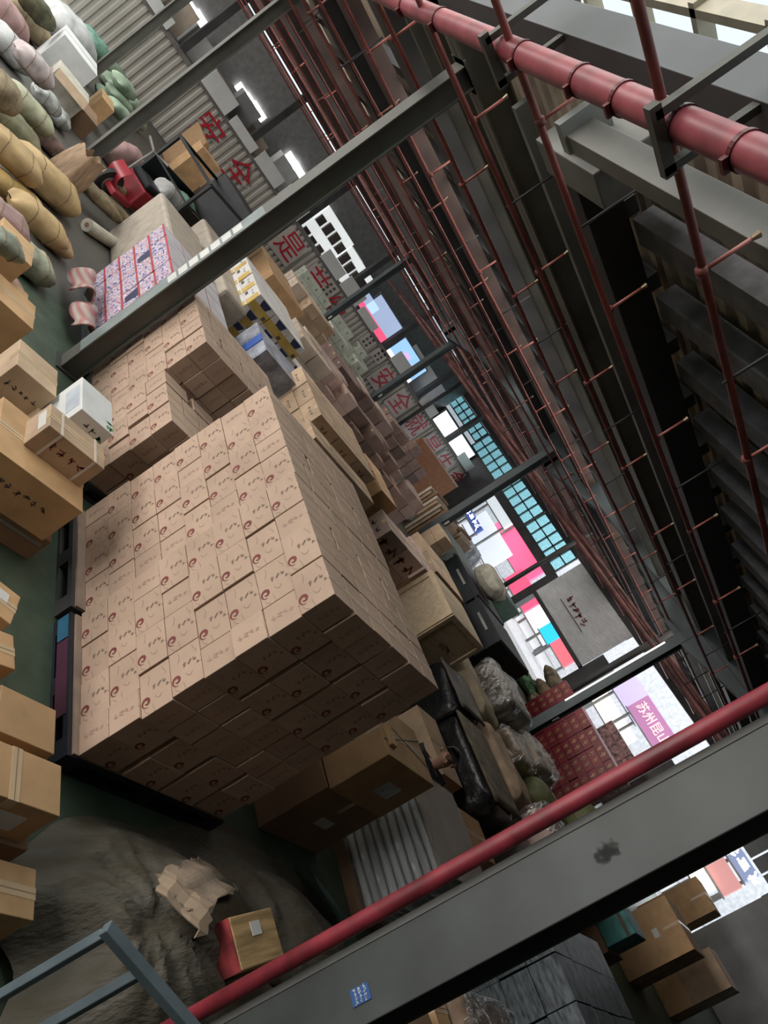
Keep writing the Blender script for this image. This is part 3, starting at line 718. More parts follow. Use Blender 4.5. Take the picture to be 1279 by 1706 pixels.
# small cartons further along the same side
carton('carton', 1.30, 1.72, 5.6, 6.0, .0, .42, M_KRAFT, 'kraft carton half out of view beyond the brown printed carton', marks=[('-Y', 51, 2, .04, .5, M_INK)])
carton('carton', 1.42, 1.70, 6.02, 6.3, .0, .34, M_KRAFT, 'small kraft carton at the aisle beside the bale')
carton('carton', 1.2, 1.5, 6.1, 6.5, .34, .6, M_KRAFT, 'small kraft carton at the top of the aisle side heap')
# lower left: yellow-lit kraft cartons
carton('carton', 1.60, 2.05, 1.72, 1.95, .28, .50, M_KRAFT, 'kraft carton with a taped label, in front of the aisle', tape='y', lab=[('-Y', .05, .10, .16, .10)])
carton('carton', 1.72, 2.10, 1.70, 1.98, 0, .28, M_BROWN, 'brown carton under the labelled kraft carton', tape=None)
carton('carton', 1.62, 1.82, 2.12, 2.36, .14, .36, M_KRAFT, 'kraft carton beside the aisle, left one of two', tape='x')
carton('carton', 1.828, 2.14, 2.12, 2.36, .14, .36, M_KRAFT, 'kraft carton beside the aisle, right one of two', tape=None)
carton('carton', 1.60, 2.12, 2.10, 2.38, 0, .14, M_BROWN, 'flat brown carton under two kraft cartons', tape=None)
carton('carton', 1.82, 2.13, 1.42, 1.62, 0, .30, M_KRAFT, 'kraft carton standing lowest by the tarpaulin', tape='x')
carton('carton', 1.66, 1.93, 2.52, 2.72, 0, .30, M_KRAFT, 'small kraft carton by the green aisle, closer to the pallets', tape='x', rz=.15)
carton('carton', 1.64, 1.90, 2.80, 3.02, 0, .32, M_KRAFT, 'small kraft carton by the green aisle, with printed lid', tape='x', rz=-.2, lab=[('+Z', .03, .03, .08, .07)])

# ------------------------------------------------------------------ two big cartons right of the pile
carton('carton', 4.28, 5.03, 2.55, 3.02, 0, .59, M_BROWN, 'big dark carton on the floor with a taped document pouch', tape='y', lab=[('-Y', .03, .30, .17, .09)], bevel=.006)
b2 = carton('carton', 4.29, 5.00, 2.53, 3.02, .60, 1.09, M_KRAFT, 'big brown carton with a silver pouch on top of the dark one', tape='x', bevel=.006)
MB().box(-.05, .15, -.249, -.245, .17, .31).build('document_pouch', mat('silver_pouch', (.35, .37, .33), .2, var=.2), b2)
for s in (-1, 1): MB().bar((-.355, .12*s, .493), (.355, -.12*s+.02, .493), .008, .003).build('plastic_strap', mat('dark_strap', (.06, .06, .05), .4), b2)
carton('carton', 4.34, 4.42, 2.62, 3.0, 1.09, 1.12, M_KRAFT, 'flat kraft board lying on the big brown carton', tape=None)

# ------------------------------------------------------------------ film wrapped stack of white panels
ws = empty('wrapped_panel_stack', (5.37, 2.12, 0), 'film wrapped stack of white panels with a tan cover sheet', 'panel stack')
MB().box(-.02, .95, -.03, .95, 0, .10).build('pallet', M_BROWN, ws)
M_PANEL = mat('white_panel', (.84, .87, .90), .22, var=.15, scale=5, stretch=(1, .4, 4))
for k in range(9):
    z = .10+k*.076
    def pf(u, v, z=z, k=k):
        a = 2*PI*u; rx = .036
        cy = v*.92+.01*math.sin(k*2.1)
        return (.012*math.sin(v*9+k)+ (.036-.036*math.cos(a)) if math.cos(a) > 0 else .90+.0*u, cy, z+.036+.036*math.sin(a))
    MB().grid(lambda u, v, z=z, k=k: ((.060*(1-math.cos(2*PI*u))*1.0 if (u < .25 or u > .75) else .85)+.010*math.sin(v*7+k*1.7), v*.90+.012*math.sin(k*2.3), z+.038+.034*math.sin(2*PI*u)), 16, 14, closed_u=True).build('panel', M_PANEL, ws, smooth=False)
MB().box(.0, .95, -.01, .93, .785, .805).build('cover_sheet', M_TAN, ws, bevel=.006)
MB().grid(lambda u, v: (-.012+.008*math.sin(v*31+u*5), -.01+v*.94, .08+u*.74), 10, 30).build('plastic_film', film('clear_stretch_film', .16, bump=1.0, scale=6, stretch=(1, 1.2, 9), milky=.08), ws, smooth=True)
MB().box(-.01, .96, -.02, .94, .807, .809).build('top_film', film('clear_stretch_film_flat', .12, bump=.6, scale=8, stretch=(2, 9, 1), milky=.05), ws)

# ------------------------------------------------------------------ tarpaulin heap in front
def tarp_h(x, y, smooth=False):
    h = .52*math.exp(-(((x-2.95)/.95)**2+((y-1.35)/.62)**2)**1.3)
    h = max(h, .40*math.exp(-(((x-4.0)/.75)**2+((y-1.60)/.50)**2)**1.4))
    h = max(h, .42*math.exp(-(((x-2.75)/.45)**2+((y-1.15)/.40)**2)**1.4))
    p = Vector((x*2.2, y*2.2, 1.3))
    if smooth: return h
    h += .09*h/.5*mnoise.noise(p*.8) + .03*abs(mnoise.noise(Vector((x*3.1-y*2, y*5+x, 4.7))))*min(1, h*5)
    h += .03*math.sin(7*(x*.6-y)+2*mnoise.noise(p))*min(1, h*3)
    h += .040*(.5-abs(mnoise.noise(Vector((x*4.2+y*1.3, y*2.2-x*.8, 9.1)))))*min(1, h*4) + .010*(.5-abs(mnoise.noise(Vector((x*9+2*y, y*7-3*x, 2.2)))))*min(1, h*4)
    gx_, gy_ = 2.62, 1.42
    rr_ = math.hypot(x-gx_, y-gy_); an_ = math.atan2(y-gy_, x-gx_)
    h += (.075*(abs(math.sin(5.5*an_+1.2*math.sin(3*an_)))-.5)+.022*math.sin(23*an_+1))*min(1, rr_*5)*math.exp(-rr_/.34) - .05*math.exp(-(rr_/.10)**2)
    return max(.008, h)
def tarp_pt(u, v):
    a = 2*PI*u; rr = v
    cx, cy = 3.72, 1.48
    rx, ry = 1.62, .93+.12*math.cos(a)
    k = 1+.05*math.sin(5*a+1)+.04*math.sin(9*a)
    x = cx+math.cos(a)*rx*rr*k; y = cy+math.sin(a)*ry*rr*k
    y = max(y, 1.0 if x < 3.3 else 1.16)
    return (x, y, tarp_h(x, y)*(1-max(0, rr-.85)/.15*.85)+.006)
M_TARP = mat('olive_tarpaulin', (.047, .037, .020), .75, var=.3, scale=3.2, bump=.7, bscale=18, stretch=(1, 2.5, 1), col2=(.100, .093, .076))
tp = MB().grid(tarp_pt, 150, 70, closed_u=True).build('tarpaulin', M_TARP, smooth=True)
tag(tp, 'dirty olive tarpaulin draped over a heap in front of the swirl cartons', 'tarpaulin')
def tarp_hit(px, py, smooth=False):
    z = .7
    for i in range(140):
        p = at(px, py, z)
        if tarp_h(p.x, p.y) >= z: break
        z -= .005
    return p
def fold_strip(pts, w_, nm, m):
    mb = MB()
    def f(u, v):
        i = min(len(pts)-2, int(v*(len(pts)-1))); t = v*(len(pts)-1)-i
        p = Vector(pts[i]).lerp(Vector(pts[i+1]), t); d = (Vector(pts[i+1])-Vector(pts[i])).normalized(); s = Vector((-d.y, d.x, 0))
        q = p+s*(u-.5)*w_; return (q.x, q.y, tarp_h(q.x, q.y)+.02+.035*math.sin(PI*u)+.012*math.sin(20*v))
    return mb.grid(f, 6, 24).build(nm, m, tp, smooth=True)
fold_strip([(3.2, 1.30, 0), (3.7, 1.35, 0), (4.5, 1.6, 0)], .05, 'hem_rope', mat('dark_rope', (.05, .045, .03), .8))
gt = MB().grid(lambda u, v: (4.62+u*.55+.03*math.sin(v*8), 1.75+v*.62-.25*u, max(.01, .26*math.sin(PI*min(1, .2+v*.8))*(1-u*.6)+.03*math.sin(9*v+6*u))), 14, 16).build('green_cloth', mat('faded_green_cloth', (.06, .10, .08), .8, var=.25, bump=.4), smooth=True)
tag(gt, 'faded green cloth at the far end of the tarpaulin', 'cloth')
# torn cardboard lying on the tarpaulin
def draped(name, c, ax, L, W, m, label, seed, n=14, holes=()):
    r = random.Random(seed); mb = MB(); ax = Vector(ax).normalized(); ay = Vector((-ax.y, ax.x, 0))
    V = {}; ax.z = 0; ax.normalize(); ay = Vector((-ax.y, ax.x, 0))
    for j in range(n+1):
        for i in range(n+1):
            u, v = i/n-.5, j/n-.5
            e = .02*r.uniform(-1, 1) if (i in (0, n) or j in (0, n)) else 0
            p = Vector(c)+ax*(u*L+e)+ay*(v*W+e)
            V[i, j] = (p.x, p.y, tarp_h(p.x, p.y, True)+.085+.010*math.sin(u*9+seed)+.006*math.sin(v*11))
    for j in range(n):
        for i in range(n):
            if (i, j) in holes: continue
            mb.q(V[i, j], V[i+1, j], V[i+1, j+1], V[i, j+1])
    o = mb.build(name, m); so = o.modifiers.new('thickness', 'SOLIDIFY'); so.thickness = .006; tag(o, label, 'cardboard'); return o
M_TORN = mat('scuffed_pale_cardboard', (.27, .205, .15), .8, var=.2, scale=8, bump=.2)
hl = {(i, j) for i in (9, 10) for j in (8, 9, 10)}
q1 = tarp_hit(348, 1462); q2 = tarp_hit(283, 1518)
sc_ = draped('torn_cardboard', (q1.x, q1.y, 0), tarp_hit(412, 1432)-tarp_hit(285, 1500), .74, .23, M_TORN, 'long torn cardboard piece on the tarpaulin with a ragged hole', 2, holes=hl)
sc2 = draped('torn_cardboard', (q2.x, q2.y, 0), tarp_hit(322, 1545)-tarp_hit(255, 1492), .27, .19, mat('clean_cardboard', (.36, .265, .185), .75, var=.08), 'small clean cardboard sheet beside the ragged one', 5, n=6)
# small beaten carton with a red side
q3 = tarp_hit(384, 1588)
bx = MB().box(-.15, .17, -.10, .12, 0, .17).build('beaten_carton', mat('streaked_kraft', (.42, .28, .13), .7, var=.25, scale=4, stretch=(1, 8, 1)), loc=(q3.x, q3.y, q3.z-.01), bevel=.006); bx.rotation_euler = (.05, -.10, .28)
tag(bx, 'small beaten carton with one red side on the tarpaulin', 'carton')
MB().box(-.154, -.150, -.10, .12, .005, .165).build('red_side', mat('worn_red_print', (.36, .05, .055), .6, var=.4, scale=9), bx)
MB().box(-.02, .05, .02, .08, .17, .173).build('paper_label', M_LABEL, bx)
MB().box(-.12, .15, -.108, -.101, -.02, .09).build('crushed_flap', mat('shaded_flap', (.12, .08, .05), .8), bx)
# blue-grey tube frame (ladder-like guard) at the lower left
M_RAIL = mat('blue_grey_tube_paint', (.12, .155, .175), .45, var=.12)
gz = 1.15
a = at(175, 1545, gz); b = at(330, 1725, gz)
fr = empty('tube_frame', (a.x, a.y, 0), 'blue grey square tube frame standing at the lower left', 'frame')
o_ = Vector((a.x, a.y, 0))
d_ = (b-a)
MB().bar(a-o_, b-o_+d_*.25, .040, .028).build('top_rail', M_RAIL, fr, bevel=.003)
for t in (.04, .40):
    p = a+d_*t-o_; MB().bar((p.x, p.y, 0), (p.x, p.y, gz-.014), .028, .028).build('upright', M_RAIL, fr, bevel=.003)

# ------------------------------------------------------------------ the wooden crate
T = at(755, 1022, 1.36)
cr = carton('wooden_crate', T.x, T.x+.98, T.y, T.y+.80, .60, 1.36, M_WOOD, 'pale plywood crate with framed sides, above the dark wrapped pallets', 'crate', tape=None, bevel=.008)
for nm, sgn in (('-X', 0), ('-Y', 1)):
    L_ = .80 if nm == '-X' else .98; mb = MB()
    for (u0, u1, v0, v1) in ((-L_/2, L_/2, 0, .075), (-L_/2, L_/2, .685, .76), (-L_/2, -L_/2+.075, .075, .685), (L_/2-.075, L_/2, .075, .685)):
        if nm == '-X': mb.box(-.49-.022, -.49, u0, u1, v0, v1)
        else: mb.box(u0, u1, -.40-.022, -.40, v0, v1)
    mb.build('side_frame', mat('pale_batten', (.60, .47, .31), .7, var=.1), cr, bevel=.004)
marks(3, .09, M_INKS, cr, (.05, -.4015, .36), '-Y', 'stencil_lettering', 9)
carton('carton', T.x-.02, T.x+1.0, T.y-.02, T.y+.82, 0, .60, M_KRAFT, 'kraft cartons base under the plywood crate', tape='x')

# ------------------------------------------------------------------ dark wrapped pallets and their surroundings
def lumpy(name, x0, x1, y0, y1, z0, z1, m, label, cat, amp=.03, seed=1, group=None, rz=0, n=14, rnd_=.12, parent=None):
    """a wrapped load: box with rounded, uneven surface"""
    mb = MB(); sx, sy, sz = (x1-x0)/2, (y1-y0)/2, (z1-z0)/2
    def f(u, v):
        a = 2*PI*u; ph = -PI/2+PI*v
        e = .28
        def sp(c, k): return math.copysign(abs(c)**k, c)
        x = sp(math.cos(ph), e)*sp(math.cos(a), e); y = sp(math.cos(ph), e)*sp(math.sin(a), e); z = sp(math.sin(ph), e)
        k = 1+amp/max(.2, min(sx, sy, sz))*mnoise.fractal(Vector((x*1.7+seed*3.1, y*1.7, z*1.7)), 1, 2, 3)
        return (x*sx*k, y*sy*k, max(-1, z)*sz*(k if z > 0 else 1)+sz)
    mb.grid(f, n*4, n*2, closed_u=True)
    o = mb.build(name, m, parent, smooth=True)
    if not parent:
        o.location = ((x0+x1)/2, (y0+y1)/2, z0); o.rotation_euler = (0, 0, rz); tag(o, label, cat, group); reg(x0, x1, y0, y1, z0, z1)
    return o
M_GREYT = mat('dusty_grey_sheet', (.15, .135, .11), .6, var=.25, scale=3, bump=.3, bscale=10)
M_PAPERW = mat('pale_wrapping_paper', (.36, .30, .20), .75, var=.2, scale=3, bump=.3, bscale=9)
def wrapped_pallet(x0, x1, y0, y1, z1, mside, mtop, label, seed):
    e = empty('wrapped_pallet', ((x0+x1)/2, (y0+y1)/2, 0), label, 'wrapped pallet'); reg(x0, x1, y0, y1, 0, z1)
    sx, sy = (x1-x0)/2, (y1-y0)/2
    MB().box(-sx, sx, -sy, sy, 0, .12).build('pallet', M_BROWN, e)
    b = lumpy('wrapped_load', -sx, sx, -sy, sy, 0, z1-.13, mside, None, None, .03, seed, parent=e); b.location = (0, 0, .12)
    t = MB().grid(lambda u, v: ((u-.5)*2*sx*.98, (v-.5)*2*sy*.98, z1-.02+.012*mnoise.noise(Vector((u*5, v*5, seed)))), 10, 10).build('top_sheet', mtop, e, smooth=True)
    so = t.modifiers.new('thickness', 'SOLIDIFY'); so.thickness = .025; so.offset = 1
    return e
wrapped_pallet(7.75, 8.45, 4.62, 5.40, .92, M_FILMB, M_GREYT, 'pallet in black film with a grey top sheet beside the swirl cartons', 2)
wrapped_pallet(7.62, 8.40, 3.36, 4.56, .86, M_FILMB, mat('olive_brown_sheet', (.17, .14, .09), .7, var=.25, bump=.3), 'second pallet in black film with an olive brown top, nearer the panels', 3)
lumpy('paper_wrapped_load', 8.6, 9.25, 4.9, 6.3, 0, .98, M_PAPERW, 'long paper wrapped load behind the first black pallet', 'wrapped load', .03, 5)
lumpy('paper_wrapped_load', 8.55, 9.2, 3.7, 4.8, 0, .94, mat('tan_wrapping', (.40, .29, .19), .7, var=.15, bump=.3), 'tan wrapped load behind the second black pallet', 'wrapped load', .03, 6)
carton('carton', 7.02, 7.5, 3.62, 4.5, 0, .60, M_TAN, 'tan carton directly behind the seated person', tape='x')
carton('carton', 6.75, 7.5, 2.75, 3.22, 0, .62, M_KRAFT, 'kraft carton at the right of the seated person', tape='x')
# plastic wrapped loads further right
def film_load(x0, x1, y0, y1, z1, m, label, seed, fm=None):
    e = empty('film_wrapped_load', ((x0+x1)/2, (y0+y1)/2, 0), label, 'wrapped load'); reg(x0, x1, y0, y1, 0, z1)
    sx, sy = (x1-x0)/2, (y1-y0)/2
    MB().box(-sx, sx, -sy, sy, 0, .12).build('pallet', M_BROWN, e)
    b = lumpy('load', -sx, sx, -sy, sy, 0, z1-.12, m, None, None, .02, seed, parent=e); b.location = (0, 0, .12)
    f = lumpy('plastic_film', -sx-.02, sx+.02, -sy-.02, sy+.02, 0, z1-.08, fm or film('creased_stretch_film', .28, bump=1.0, scale=7, stretch=(2, 2, .6), milky=.05), None, None, .05, seed+9, parent=e, n=18); f.location = (0, 0, .11)
    return e
film_load(8.6, 9.5, 2.85, 3.55, 1.12, M_PINKC, 'film wrapped pinkish load with bright creases behind the standpipe', 3)
film_load(7.6, 8.3, 2.15, 2.75, .95, M_TAN, 'film wrapped tan ribbed load beside the standpipe', 4)
film_load(10.0, 11.0, 5.6, 6.5, 1.15, mat('grey_brown_load', (.21, .19, .16), .7, var=.2), 'grey film wrapped block left of the dark column', 7)
film_load(11.0, 12.0, 5.0, 5.75, .95, M_PALE, 'white film wrapped load at the foot of the dark column', 8)
film_load(9.9, 10.7, 4.75, 5.35, .9, M_TAN, 'tan paper block right of the dark column', 9)

# ------------------------------------------------------------------ black plastic crates
def plastic_crate(x, y, z, sx, sy, sz, label, m=M_BLACKP):
    e = MB().box(-sx/2, sx/2, -sy/2, sy/2, 0, sz).build('plastic_crate', m, loc=(x, y, z), bevel=.02); tag(e, label, 'crate', 'black plastic crates'); reg(x-sx/2, x+sx/2, y-sy/2, y+sy/2, z, z+sz)
    r = MB(); 
    for zz in (.06, sz*.5, sz-.06): r.box(-sx/2-.02, sx/2+.02, -sy/2-.02, sy/2+.02, zz-.025, zz+.025)
    r.build('rim', m, e)
    MB().box(-sx/2-.024, -sx/2-.018, -.22, .22, sz*.72, sz*.80).build('grip_slot', M_STEELL, e)
    return e
T = at(835, 1065, 1.25); CRT = T.copy()
plastic_crate(T.x+.75, T.y+.55, .62, 1.5, 1.1, .63, 'black plastic crate on top, beside the film wrapped block')
plastic_crate(T.x+.75, T.y+.55, 0, 1.5, 1.1, .62, 'black plastic crate at the bottom beside the film wrapped block')
plastic_crate(T.x+.9, T.y+1.9, .62, 1.4, 1.2, .63, 'black plastic crate on top, second toward the signs')
plastic_crate(T.x+.9, T.y+1.9, 0, 1.4, 1.2, .62, 'black plastic crate at the bottom, second toward the signs')
plastic_crate(T.x-.35, T.y+.9, 0, .6, .9, .85, 'small black crate in front of the tall ones')
M_GREENP = mat('dark_green_plastic', (.03, .10, .05), .5, var=.25)
q = at(845, 1000, 1.15)
plastic_crate(q.x+.5, q.y+.6, 0, 1.0, 1.1, 1.2, 'dark green plastic crate behind the black ones', M_GREENP)
q = at(770, 940, 1.15)
plastic_crate(q.x+.4, q.y+.6, 0, 1.1, 1.3, 1.2, 'grey green cabinet-like crate behind the pink cartons', mat('grey_green_plastic', (.06, .075, .07), .5))

# ------------------------------------------------------------------ stacks of cartons across the hall
def stack(T, z, nx, ny, nz, sx, sy, m, what, group, marks=None, seed=1, zb=0.0, gap=.012, jit=.008, cat='box', name='carton', tape=True, holes=0.0, solid=False):
    r = random.Random(seed); n0 = len(REG)
    sz = (z-zb)/nz
    x0, y0 = T
    b = MB().box(-sx/2, sx/2, -sy/2, sy/2, 0, sz-.006).build(name, m); tag(b, None, cat)
    if tape: MB().box(-sx/2-.002, sx/2+.002, -.03, .03, sz*.78, sz-.004).build('packing_tape', M_TAPE if m is not M_WHITEC else M_LABEL, b)
    if marks:
        for face, sd, n, size, row, mm in marks: text_marks(sx, sy, sz, face, sd, n, size, row).build('printed_mark', mm, b)
    first = True; gone = set(); lost = set()
    if holes:
        for i in range(nx):
            for j in range(ny):
                if r.random() < holes: gone.add((i, j))
    for k in range(nz):
        for i in range(nx):
            for j in range(ny):
                topk = nz-1 if (i, j) not in gone else nz-2
                if k > topk: continue
                if not (i == 0 or j == 0 or k == topk or solid): continue
                loc = (x0+sx/2+i*(sx+gap)+r.uniform(-jit, jit), y0+sy/2+j*(sy+gap)+r.uniform(-jit, jit), zb+k*sz)
                if clash(loc[0]-sx/2, loc[0]+sx/2, loc[1]-sy/2, loc[1]+sy/2, loc[2], loc[2]+sz, .02, n0) or (i, j) in lost: lost.add((i, j)); continue
                o = b if first else dup(b, loc); first = False; o.location = loc; o.rotation_euler = (0, 0, r.uniform(-.015, .015))
                o['label'] = '%s, %s layer up, %s along, %s back' % (what, ORD[k], ORD[i], ORD[j]); o['group'] = group
                reg(loc[0]-sx/2, loc[0]+sx/2, loc[1]-sy/2, loc[1]+sy/2, loc[2], loc[2]+sz)
    if first:
        for c in list(b.children): bpy.data.objects.remove(c)
        bpy.data.objects.remove(b)
def T2(px, py, z): p = at(px, py, z); return (p.x, p.y)
M_YEL = mat('yellow_white_print', (.62, .50, .22), .5, var=.5, scale=3.2, col2=(.62, .62, .62), objvar=.06)
M_NAVY = mat('navy_ink', (.03, .04, .10), .5)
# yellow and white gift cartons behind the near column: white ends, yellow sides, navy crests
def gift_carton(sx, sy, sz):
    b = MB().box(-sx/2, sx/2, -sy/2, sy/2, 0, sz).build('gift_carton', mat('white_gift_board', (.62, .61, .60), .5, var=.06, objvar=.05))
    MB().box(-sx/2, sx/2, -sy/2-.003, -sy/2, .0, sz*.55).build('yellow_side', mat('gift_yellow', (.55, .38, .10), .5, var=.1), b)
    MB().box(-sx/2-.003, -sx/2, -sy*.5, -sy*.15, 0, sz*.9).build('yellow_band', MATS['gift_yellow'], b)
    text_marks(sx, sy, sz, '-X', 141, 3, .05, .6).build('blue_print', mat('pale_navy_print', (.08, .12, .28), .5), b)
    MB().q((-.09, -sy/2-.005, sz*.95), (.09, -sy/2-.005, sz*.95), (.06, -sy/2-.005, sz*.55), (-.06, -sy/2-.005, sz*.55)).build('navy_crest', M_NAVY, b)
    MB().box(-sx/2-.005, -sx/2, sy*.2, sy*.42, sz*.1, sz*.3).build('printed_mark', M_INK, b)
    MB().box(sx*.3, sx*.45, -sy/2-.005, -sy/2, sz*.06, sz*.3).build('printed_mark', M_INK, b)
    return b
gx, gy = T2(433, 489, 1.42)
gb = gift_carton(.36, .36, .235); first = True; n0g = len(REG)
for k in range(6):
    for i in range(5):
        for j in range(4):
            if not (i == 0 or j == 0 or k == 5) or (k == 5 and i > 2): continue
            loc = (gx+.2+i*.375+rnd.uniform(-.006, .006), gy+.2+j*.375+rnd.uniform(-.006, .006), k*.237)
            if clash(loc[0]-.18, loc[0]+.18, loc[1]-.18, loc[1]+.18, loc[2], loc[2]+.23, .02, n0g): continue
            o = gb if first else dup(gb, loc); first = False; o.location = loc; reg(loc[0]-.18, loc[0]+.18, loc[1]-.18, loc[1]+.18, loc[2], loc[2]+.23)
            tag(o, 'yellow and white gift carton, %s layer up, %s along, %s back' % (ORD[k], ORD[i], ORD[j]), 'gift carton', 'yellow and white gift cartons behind the near column')
# red and blue printed drink cartons left of the column
M_RB = mat('white_red_print', (.50, .48, .52), .45, var=.1, objvar=.05)
def busy_print():
    m = bpy.data.materials.new('busy_red_blue_print'); m.use_nodes = True; nt = m.node_tree; N = nt.nodes; L = nt.links
    b = N['Principled BSDF']; b.inputs['Roughness'].default_value = .4
    tc = N.new('ShaderNodeTexCoord'); oi = N.new('ShaderNodeObjectInfo'); ad = N.new('ShaderNodeVectorMath'); L.new(tc.outputs['Object'], ad.inputs[0])
    sc = N.new('ShaderNodeVectorMath'); sc.operation = 'SCALE'; sc.inputs[0].default_value = (9, 5, 7); L.new(oi.outputs['Random'], sc.inputs['Scale']); L.new(sc.outputs[0], ad.inputs[1])
    v = N.new('ShaderNodeTexNoise'); v.inputs['Scale'].default_value = 26; v.inputs['Detail'].default_value = 2; L.new(ad.outputs[0], v.inputs['Vector'])
    cr = N.new('ShaderNodeValToRGB'); cr.color_ramp.interpolation = 'CONSTANT'; e = cr.color_ramp.elements
    e[0].position = 0; e[0].color = (.10, .09, .30, 1); e[1].position = .43; e[1].color = (.62, .60, .68, 1)
    x = e.new(.56); x.color = (.45, .10, .14, 1); x = e.new(.63); x.color = (.55, .52, .62, 1)
    L.new(v.outputs['Fac'], cr.inputs[0]); L.new(cr.outputs[0], b.inputs['Base Color']); return m
M_BUSY = busy_print()
def drink_carton(sx, sy, sz):
    b = MB().box(-sx/2, sx/2, -sy/2, sy/2, 0, sz).build('drink_carton', M_RB)
    mb = MB(); mb.box(-sx/2-.003, -sx/2, -sy/2, sy/2, sz*.88, sz); mb.box(-sx/2, sx/2, -sy/2-.003, -sy/2, sz*.80, sz); mb.build('red_band', mat('carton_red', (.42, .05, .07), .5, var=.1), b)
    q = MB().box(-sx/2-.002, -sx/2, -sy*.49, sy*.49, sz*.02, sz*.86); q.box(-sx*.49, sx*.49, -sy/2-.002, -sy/2, sz*.02, sz*.78); q.build('busy_print', M_BUSY, b)
    return b
def crest_side(b, sx, sy, sz):
    MB().q((-sx/2-.004, .10, sz*.9), (-sx/2-.004, -.10, sz*.9), (-sx/2-.004, -.06, sz*.1), (-sx/2-.004, .06, sz*.1)).build('navy_crest', M_NAVY, b)
bs = at(150, 552, .06)
db = drink_carton(.30, .34, .215); first = True; crests = []
for k in range(5):
    for i in range(3):
        for j in range(5):
            if not (i == 0 or j == 0 or k >= 3) or (k == 4 and j < 1): continue
            loc = (2.66+.16+i*.31+rnd.uniform(-.008, .008), 7.15+.18+j*.35+rnd.uniform(-.008, .008), .06+k*.217)
            o = db if first else dup(db, loc); first = False; o.location = loc
            tag(o, 'red and blue printed drink carton, %s layer up, %s along, %s back' % (ORD[k], ORD[i], ORD[j]), 'drink carton', 'red and blue drink cartons beside the column')
            if i == 0 and (k, j) in ((2, 1), (3, 3), (1, 0)): crests.append(o)
for o in crests: crest_side(o, .30, .34, .215)
tag(MB().box(2.6, 3.62, 7.1, 9.0, 0, .055).build('pallet', M_TEAL), 'low dark pallet under the red and blue drink cartons', 'pallet')
# pale shrink wrapped slab and leaning strip of stickers
pl = at(375, 395, 1.15)
carton('wrapped_slab', 3.05, 3.9, 9.1, 11.4, 0, 1.0, mat('cream_wrapping', (.40, .35, .29), .6, var=.1, bump=.3, bscale=5), 'cream wrapped slab behind the red and blue drink cartons', 'wrapped load', tape=None, bevel=.05)
carton('wrapped_slab', 4.0, 4.5, 9.6, 12.4, 0, 1.12, mat('cream_wrapping', (.40, .35, .29), .6, var=.1), 'long cream wrapped slab farther back', 'wrapped load', tape=None, bevel=.05)
# kraft stacks beyond
stack(T2(455, 455, 1.45), 1.45, 2, 3, 4, .5, .55, M_KRAFT, 'brown carton left of the fruit boxes', 'brown cartons left of the fruit boxes', seed=4)
M_FRUIT = mat('pale_green_fruit_box', (.56, .61, .52), .5, var=.08, objvar=.06)
FB = dict(cat='fruit box', name='fruit_box')
stack(T2(512, 450, 1.40), 1.40, 9, 1, 5, .50, .46, M_FRUIT, 'pale green fruit box by the far wall', 'pale green fruit boxes by the far wall', marks=[('-X', 71, 1, .09, .5, M_INK), ('-Y', 72, 1, .09, .5, M_INK)], seed=7, holes=.15, **FB)
stack(T2(556, 545, 1.30), 1.30, 5, 1, 5, .46, .46, M_FRUIT, 'pale green fruit box, right hand run', 'pale green fruit boxes in the right hand run', marks=[('-X', 73, 1, .09, .5, M_INK), ('-Y', 74, 1, .09, .5, M_INK)], seed=8, holes=.2, **FB)
stack(T2(497, 470, 1.35), 1.35, 3, 2, 5, .42, .4, M_PALE, 'pale carton before the fruit boxes', 'pale cartons before the fruit boxes', marks=[('-X', 61, 2, .05, .5, M_INK)], seed=5, holes=.3)
stack(T2(520, 505, 1.35), 1.35, 3, 2, 5, .42, .4, M_TAN, 'tan carton before the fruit boxes', 'tan cartons before the fruit boxes', marks=[('-X', 63, 2, .05, .5, M_INK)], seed=6, holes=.4)
stack(T2(507, 560, 1.40), 1.40, 2, 3, 5, .42, .36, M_PALE, 'pale carton with red print', 'pale cartons with red print', marks=[('-X', 81, 3, .05, .4, M_RED)], seed=9, holes=.2)
stack(T2(543, 605, 1.35), 1.35, 3, 3, 5, .38, .36, M_PINKC, 'pinkish carton beside the blue bundle', 'pinkish cartons beside the blue bundle', marks=[('-X', 82, 2, .05, .5, M_INK)], seed=10, holes=.3, cat='packing box', name='packing_box')
stack(T2(570, 610, 1.35), 1.35, 3, 3, 5, .42, .40, M_DUSK, 'dusky carton behind the pinkish ones', 'dusky cartons behind the pinkish ones', seed=11, holes=.3, cat='packing box', name='packing_box')
# printed tan cartons just past the swirl pile
stack(T2(536, 690, 1.50), 1.50, 3, 3, 7, .40, .36, M_TAN, 'printed tan carton past the swirl pile', 'printed tan cartons past the swirl pile', marks=[('-X', 91, 3, .04, .5, M_INK), ('-Y', 92, 2, .05, .5, M_INK)], seed=12)
stack(T2(527, 728, 1.42), 1.42, 3, 2, 6, .40, .36, M_TAN, 'tan carton close against the swirl pile', 'tan cartons close against the swirl pile', marks=[('-Y', 93, 2, .05, .5, M_INK), ('-X', 95, 3, .04, .5, M_INK)], seed=13)
stack(T2(636, 815, 1.45), 1.45, 1, 2, 6, .42, .40, M_KRAFT, 'kraft carton beside the silver bag', 'kraft cartons beside the silver bag', seed=14)
stack(T2(612, 800, 1.35), 1.35, 2, 1, 5, .36, .36, M_KRAFT, 'kraft carton behind the silver bag', 'kraft cartons behind the silver bag', seed=15)
